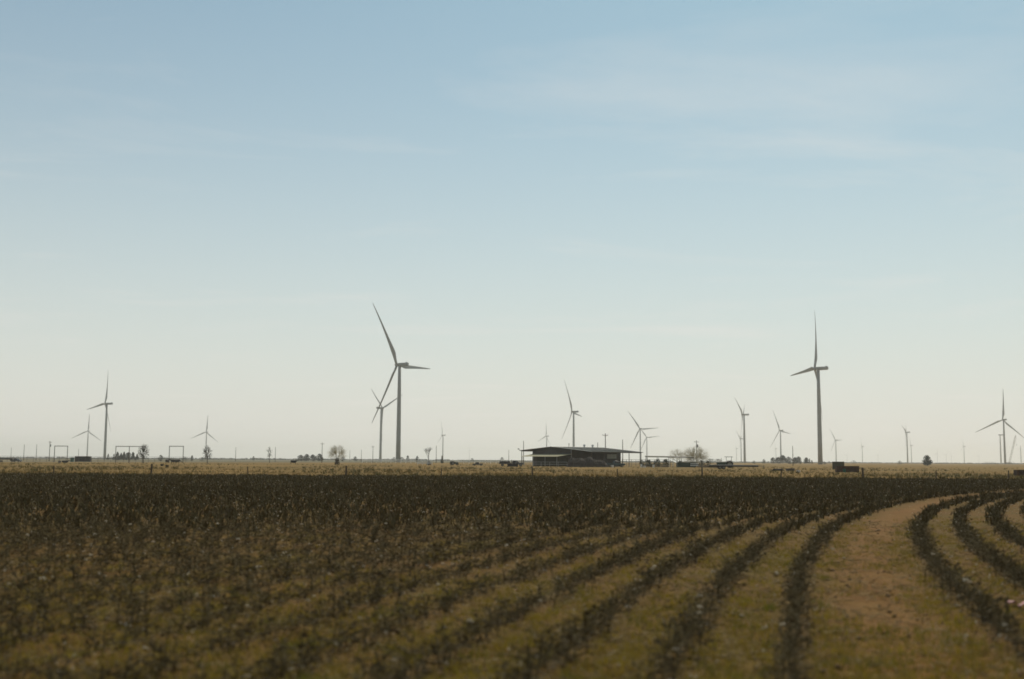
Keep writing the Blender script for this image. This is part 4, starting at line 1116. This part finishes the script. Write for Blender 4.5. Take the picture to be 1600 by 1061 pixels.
for px, Y, rz, hl, ly, lab in (
    (459, 400, 4, False, False, 'black cow standing alone left of the grey evergreen row'),
    (271, 410, 172, False, False, 'black cow standing side on inside the narrow pipe frame'),
    (276.5, 402, 12, True, False, 'black cow with lowered head at the pipe frame’s right upright'.replace('’', '')),
    (261.5, 415, 80, False, False, 'black cow seen from behind at the left upright of pipe frame'),
    (102, 430, 10, False, True, 'black cow lying down left of the green plastic tank')):
    o = cow_mesh(hl, ly).build('cow', M['cow'], None, smooth=True, loc=at(px, Y), rot=(0, 0, R_(rz)))
    sb = o.modifiers.new('sub', 'SUBSURF'); sb.levels = 1; sb.render_levels = 1
    props(o, lab.replace('frames right', 'frame right'), 'cow', 'black cattle in the left pasture')
small_tub(93.5, 425, .55, .75, 'pale tub beside the lying cow at far left', M['deck'])

# ------------------------------------------------------------------ trees
def limb(V, F, p, q, r0, r1, n=4):
    d = (q - p); d.normalize(); a = d.orthogonal().normalized(); b = d.cross(a); k = len(V)
    for c, r in ((p, r0), (q, r1)):
        for i in range(n):
            t = 2 * math.pi * i / n; V.append(c + a * (math.cos(t) * r) + b * (math.sin(t) * r))
    for i in range(n): F.append((k + i, k + (i + 1) % n, k + n + (i + 1) % n, k + n + i))
def bare_tree(px, Y, H, W, lab, trunkh=.25, twig='twig', seed=1, lev=5, kids=3, spread=.55, fan=False, tw=.016, base=None, trunk_r=.16):
    rs = random.Random(seed)
    root = thing('bare_tree', lab, 'tree', at(px, Y), rs.uniform(0, 6))
    S = []
    def grow(p, d, ln, lv):
        q = p + d * ln + Vector((rs.uniform(-.06, .06), rs.uniform(-.06, .06), 0)) * ln
        S.append((p, q, lv))
        if lv >= lev: return
        for i in range(kids if lv else kids + 1):
            ax = Vector((rs.uniform(-1, 1), rs.uniform(-1, 1), rs.uniform(-.35, .6 if not fan else .25)))
            nd = (d + ax * (spread * rs.uniform(.6, 1.25))).normalized()
            if nd.z < -.1: nd.z = abs(nd.z) * .3
            grow(q if i < 2 else p.lerp(q, rs.uniform(.5, .95)), nd, ln * rs.uniform(.62, .86), lv + 1)
    nst = rs.choice((1, 1, 2)) if not fan else 3
    for k in range(nst):
        d = Vector((rs.uniform(-.15, .15), rs.uniform(-.15, .15), 1)) if nst == 1 else Vector((math.cos(k * 2.1 + 1) * .35, math.sin(k * 2.1 + 1) * .35, 1))
        grow(Vector((0, 0, -.1)), d.normalized(), trunkh, 0)
    zmax = max(q.z for _, q, _ in S); r = sorted(math.hypot(q.x, q.y) for _, q, _ in S); wx = r[int(len(r) * .97)]
    sx, sz = (W / 2) / wx, H / zmax
    V, F, V2, F2 = [], [], [], []
    for p, q, lv in S:
        p, q = Vector((p.x * sx, p.y * sx, p.z * sz)), Vector((q.x * sx, q.y * sx, q.z * sz))
        r0 = max(tw, trunk_r * .52 ** lv); r1 = max(tw * .7, trunk_r * .52 ** (lv + .7))
        if lv <= 1: limb(V, F, p, q, r0, r1, 6)
        else: limb(V2, F2, p, q, r0, r1, 3)
    me = bpy.data.meshes.new('trunk'); me.from_pydata([v[:] for v in V], [], F); link('trunk', me, root, M['bark'])
    me = bpy.data.meshes.new('crown'); me.from_pydata([v[:] for v in V2], [], F2); link('crown', me, root, M[twig])
    if base:
        leaf_ball(root, base, 'undergrowth', M['brush'], rs)
    return root
def twig_tree(px, Y, H, W, lab, z0=.3, twig='twig', seed=1, n=110, tw=.014, sub=7, trunk_r=.16, lean=0.0, base=None):
    """limbs that arch from a short trunk to points spread through a rounded crown, with fine side twigs"""
    rs = random.Random(seed)
    root = thing('bare_tree', lab, 'tree', at(px, Y), rs.uniform(0, 6))
    V, F, V2, F2 = [], [], [], []
    th = H * z0; top = Vector((lean * .5, 0, th))
    limb(V, F, Vector((0, 0, -.1)), top, trunk_r, trunk_r * .75, 8)
    zc, hz = th * .75 + (H - th * .75) * .42, (H - th * .75) * .58
    mains = []
    for k in range(7):
        a = k * .9 + rs.uniform(-.3, .3); r = rs.uniform(.2, .45) * W / 2
        q = Vector((math.cos(a) * r + lean, math.sin(a) * r, th + (H - th) * rs.uniform(.2, .45)))
        limb(V, F, top - Vector((0, 0, th * rs.uniform(0, .35))), q, trunk_r * .55, trunk_r * .25, 6); mains.append(q)
    for k in range(n):
        u = Vector((rs.gauss(0, 1), rs.gauss(0, 1), rs.gauss(.25, 1))).normalized(); f = rs.uniform(.72, 1.08)
        e = Vector((u.x * W / 2 * f + lean, u.y * W / 2 * f, max(th * .8, zc + u.z * hz * f)))
        b = min(mains, key=lambda m_: (m_ - e).length); mid = b.lerp(e, .5) + Vector((0, 0, (e - b).length * .14))
        limb(V2, F2, b, mid, tw * 2.2, tw * 1.5, 3); limb(V2, F2, mid, e, tw * 1.5, tw * .8, 3)
        for _ in range(sub):
            t = rs.uniform(.25, 1); p = mid.lerp(e, t) if rs.random() < .7 else b.lerp(mid, t)
            d = ((e - b).normalized() + Vector((rs.uniform(-1, 1), rs.uniform(-1, 1), rs.uniform(-.5, 1))) * .8).normalized() * rs.uniform(.06, .16) * (W + H) / 2
            limb(V2, F2, p, p + d, tw, tw * .5, 3)
    me = bpy.data.meshes.new('trunk'); me.from_pydata([v[:] for v in V], [], F); link('trunk', me, root, M['bark'])
    me = bpy.data.meshes.new('crown'); me.from_pydata([v[:] for v in V2], [], F2); link('crown', me, root, M[twig])
    if base: leaf_ball(root, base, 'undergrowth', M['brush'], rs)
    return root
def leaf_cloud(rs, n, fn, size):
    """small leaf faces spread through a volume; fn() gives a point"""
    V, F = [], []
    for _ in range(n):
        c = fn(); s = size * rs.uniform(.6, 1.5); k = len(V)
        a = Vector((rs.gauss(0, 1), rs.gauss(0, 1), rs.gauss(0, 1))).normalized(); b = a.orthogonal().normalized()
        a2 = a.cross(b)
        V += [c + b * s, c + a2 * s * .8, c - b * s, c - a2 * s * .7]; F += [(k, k + 1, k + 2, k + 3)]
    return V, F
def leaf_ball(root, dim, name, mat, rs):
    w, h = dim
    def fn():
        a = rs.uniform(0, 6.28); t = rs.random() ** .5; z = rs.random()
        return Vector((math.cos(a) * w / 2 * t * (1 - z * .4), math.sin(a) * w / 2 * t * (1 - z * .4), z * h))
    V, F = leaf_cloud(rs, 420, fn, .16)
    me = bpy.data.meshes.new(name); me.from_pydata([v[:] for v in V], [], F); link(name, me, root, mat)
def evergreen(px, Y, H, W, lab, seed, shape='cone', group=None, mat='evergreen', name='evergreen_tree', n=900):
    rs = random.Random(seed)
    root = thing(name, lab, 'tree', at(px, Y), rs.uniform(0, 6), group)
    m = MB(); m.tube((0, 0, -.2), (0, 0, H * .8), H * .022, H * .006, 8)
    lob = []
    for i in range(9):
        a = rs.uniform(0, 6.28); z = rs.uniform(.12, .9)
        env = (1 - z) ** .8 if shape == 'cone' else math.sin(math.pi * min(1, z * .85 + .18)) ** .6
        rr = W / 2 * env * rs.uniform(.25, .75)
        lob.append((Vector((math.cos(a) * rr, math.sin(a) * rr, z * H)), W * rs.uniform(.2, .34) * max(.4, env)))
        m.tube((0, 0, z * H * .8), lob[-1][0], H * .009, H * .003, 4)
    m.build('trunk', M['bark'], root)
    def fn():
        if rs.random() < .5:
            c, r = rs.choice(lob); d = Vector((rs.gauss(0, 1), rs.gauss(0, 1), rs.gauss(0, 1))).normalized() * r * rs.random() ** .4; p = c + d; p.z = max(.1, min(H, p.z)); return p
        z = rs.uniform(.06, 1) if shape == 'cone' else rs.uniform(.08, 1)
        env = (1 - z) ** .75 if shape == 'cone' else math.sin(math.pi * min(1, z * .82 + .17)) ** .55
        a = rs.uniform(0, 6.28); r = W / 2 * env * rs.random() ** .45
        return Vector((math.cos(a) * r, math.sin(a) * r, z * H))
    V, F = leaf_cloud(rs, n, fn, H * .045)
    me = bpy.data.meshes.new('crown'); me.from_pydata([v[:] for v in V], [], F); link('crown', me, root, M[mat])
    return root
def H_at(px, py, Y): return zt(px, py, Y)

twig_tree(224.5, 440, H_at(224, 694.5, 440), wpx(16, 440), 'dense dark bare tree at the right end of the wide pipe frame', .3, 'twig_dark', 3, 120, .020, 8, .15, -.3)
twig_tree(324, 440, H_at(324, 696, 440), wpx(15, 440), 'round dark bare shrub tree in front of a small turbine at left', .3, 'twig_dark', 12, 95, .019, 7)
twig_tree(421.5, 560, H_at(421, 698, 560), wpx(10, 560), 'small forked bare tree left of the lone black cow', .38, 'twig_dark', 9, 34, .024, 5, .14, .4)
twig_tree(527, 420, H_at(527, 697, 420), wpx(30, 420), 'umbrella shaped pale bare tree left of the largest turbine', .34, 'twig', 21, 330, .0085, 10, .08, 0, (wpx(9, 420), 2.2))
bare_tree(670, 420, H_at(670, 698, 420), wpx(17, 420), 'sparse bare tree behind the white rail panel', .4, 'twig_dark', 15, 4, 3, .5, False, .022, (1.6, 1.2), .12)
twig_tree(1057, 430, H_at(1056, 701, 430), wpx(23, 430), 'pale bare tree left of the round bare tree by the shed', .25, 'twig', 33, 150, .0095, 9, .08)
twig_tree(1087, 420, H_at(1086, 699, 420), wpx(44, 420), 'large rounded pale bare tree behind the transformer pole', .10, 'twig', 41, 480, .0095, 10, .09, 0, (wpx(12, 420), 1.4))

G = 'distant evergreens and shrubs'
ev = [ # px, ytop, Y, width px, shape, label
 (178, 709, 1150, 5, 'cone', 'small evergreen at the left end of the row behind the wide pipe frame'),
 (183.5, 706, 1150, 8, 'cone', 'first tall evergreen of the row behind the wide pipe frame'),
 (189, 707.5, 1150, 6, 'cone', 'second evergreen of the row behind the wide pipe frame'),
 (193.5, 706, 1150, 6.5, 'cone', 'third pointed evergreen of the row left of the middle upright'),
 (200.5, 707, 1150, 9, 'round', 'rounded evergreen behind the middle upright of the wide pipe frame'),
 (207.5, 706.5, 1150, 7, 'cone', 'evergreen right of the middle upright of the wide pipe frame'),
 (214, 709.5, 1150, 6, 'cone', 'low evergreen at the right end of the pipe frame row'),
 (169, 709, 1100, 4, 'cone', 'slim dark evergreen at the foot of the tall far left turbine'),
 (470, 711, 1150, 8, 'round', 'leftmost rounded tree of the grey row right of the lone cow'),
 (479, 709.5, 1150, 8, 'round', 'second tree of the grey row right of the lone cow'),
 (489, 710.5, 1150, 9, 'round', 'third tree of the grey row right of the lone cow'),
 (499, 709, 1150, 8, 'round', 'rightmost dark tree of the grey row at a utility pole'),
 (690.5, 712, 600, 4.5, 'cone', 'dark narrow cedar at the foot of the small slim turbine'),
 (652, 712.5, 900, 5, 'round', 'small round tree left of the white rail panel'),
 (1208, 715, 1200, 7, 'round', 'leftmost low tree of the right evergreen clump'),
 (1216, 714.5, 1200, 8, 'round', 'second tree of the right evergreen clump'),
 (1223, 711.5, 1200, 10, 'round', 'tallest tree of the right evergreen clump at turbine base'),
 (1232, 714, 1200, 9, 'round', 'open crowned tree left of the light pole'),
 (1242, 714.5, 1200, 7, 'round', 'rounded tree just right of the light pole'),
 (1247.5, 713.5, 1200, 8, 'round', 'rightmost tree of the right evergreen clump'),
 (1260, 715, 1200, 7, 'round', 'dark tree alone between the evergreen clump and large turbine'),
 (1265, 716.5, 1200, 3.5, 'cone', 'slim pointed tree left of the large turbine tower'),
 (1268.5, 718.5, 1200, 3, 'cone', 'tiny slim tree nearest the large turbine tower'),
 (1288, 721, 900, 5.5, 'round', 'small dark bush right of the large turbine base'),
 (1296, 720.5, 1500, 5, 'round', 'small hazy bush left of the olive bin'),
 (1334, 719.5, 1500, 8, 'round', 'pale hazy bush right above the rusty bin'),
 (1405.5, 720, 1200, 6, 'round', 'small round bush left of an edge on turbine'),
 (1448, 711.5, 700, 11, 'round', 'lone dark leaning tree between two turbines on the right'),
 (1193.5, 717.5, 1000, 5, 'round', 'tiny umbrella tree left of the right evergreen clump'),
 (1178, 720, 1000, 4.5, 'round', 'tiny bush right of the canopy tractor'),
 (1201, 720.5, 1400, 8, 'round', 'low hazy bush left of the right evergreen clump'),
 (1110, 717, 1500, 12, 'round', 'hazy tree right of the large rounded bare tree'),
 (1121, 717.5, 1500, 12, 'round', 'hazy low tree left of the canopy tractor'),
 (251, 711, 800, 6, 'round', 'small dark tree left of the narrow cattle pipe frame'),
 (300, 711.5, 900, 3.5, 'round', 'tiny tree between narrow pipe frame and round shrub'),
 (288, 713.5, 1300, 9, 'round', 'low hazy bush right of the narrow cattle pipe frame'),
 (316, 714.5, 900, 9, 'round', 'low green bush left of the round shrub tree'),
 (396, 713, 1300, 3.5, 'round', 'tiny far tree left of the small forked tree'),
 (536, 713, 1000, 5, 'round', 'tiny tree right of the umbrella shaped tree'),
 (555, 713, 1300, 5, 'round', 'tiny tree between two short poles left of the largest turbine'),
 (616, 714, 1200, 6, 'round', 'low bush at the left foot of the largest turbine'),
 (628, 714, 1200, 6, 'round', 'low bush at the right foot of the largest turbine'),
 (637, 712, 1200, 4, 'round', 'tiny tree right of the largest turbine foot'),
 (1546, 722.0, 1800, 24, 'round', 'low dark thicket left of the rightmost turbine foot'),
 (1580, 721.5, 2000, 11, 'round', 'low thicket at the crane base right of rightmost turbine'),
 (784, 714.5, 1500, 6, 'round', 'tiny hazy bush left of the barn'),
 (738, 716, 1400, 5, 'round', 'tiny hazy bush right of the small tractor'),
]
for i, (px, yt, Y, w, sh, lab) in enumerate(ev):
    H = max(1.4, H_at(px, yt, Y)); W = wpx(w, Y) * 1.35
    big = w * (yh(px) - yt)
    o = evergreen(px, Y, H, W, lab, 100 + i, sh, G, 'evergreen' if Y > 650 else 'shrub', 'evergreen_tree' if sh == 'cone' else 'shade_tree', 900 if big > 40 else 350)

for i, (px, yt, Y, w, lab) in enumerate(((1003, 719, 372, 9, 'dark low shrub at the foot of the barn end post'), (1014, 718.5, 366, 12, 'dark low shrub under the left end of the pole shed'), (1027, 717.5, 372, 13, 'dark green shrub under the pole shed, left of the white cover'), (1040, 717.5, 366, 12, 'dark green shrub touching the white sloping cover'), (1063, 720, 362, 11, 'low dark shrub right of the white sloping cover'), (1096, 719.5, 372, 13, 'dark shrub right of the transformer pole'), (1106, 720.5, 366, 12, 'low dark shrub behind the disc harrow'))):
    evergreen(px, Y, H_at(px, yt, Y), wpx(w, Y), lab, 300 + i, 'round', 'dark shrubs around the pole shed', 'shrub_dark', 'shrub', 520)
# far strips of scrub on the horizon, too far to tell plants apart
def far_scrub():
    rs = random.Random(77); V, F = [], []
    for _ in range(2600):
        Y = rs.uniform(2600, 5200); px = rs.uniform(-60, 1660); c = at(px, Y); h = rs.uniform(.8, 3.2) * (1.5 if px < 700 else .8)
        for k in range(3):
            a = rs.uniform(0, 3.14); w = rs.uniform(3, 12); b = len(V); dx, dy = math.cos(a) * w, math.sin(a) * w
            V += [(c.x - dx, c.y - dy, 0), (c.x + dx, c.y + dy, 0), (c.x + dx * .6, c.y + dy * .6, h * rs.uniform(.6, 1)), (c.x - dx * .5, c.y - dy * .5, h)]; F.append((b, b + 1, b + 2, b + 3))
    o = link('far_scrub', np_mesh('far_scrub', np.array(V), np.array(F)), None, M['shrub'])
    props(o, 'thin dark line of scrub along the far horizon', 'scrub', kind='stuff')
far_scrub()

# ------------------------------------------------------------------ hazy air
def haze():
    m = MB(); m.box(-15600, 15600, -1200, 15600, -1.0, 150)
    o = m.build('haze', None); props(o, kind='stuff')
    mt = bpy.data.materials.new('haze_air'); mt.use_nodes = True; n, l = mt.node_tree.nodes, mt.node_tree.links
    n.clear(); out = n.new('ShaderNodeOutputMaterial'); v = n.new('ShaderNodeVolumePrincipled')
    v.inputs['Color'].default_value = (0.98, 0.97, 0.93, 1); v.inputs['Density'].default_value = 0.00011; v.inputs['Anisotropy'].default_value = 0.45
    l.new(v.outputs[0], out.inputs['Volume']); o.data.materials.append(mt)
haze()
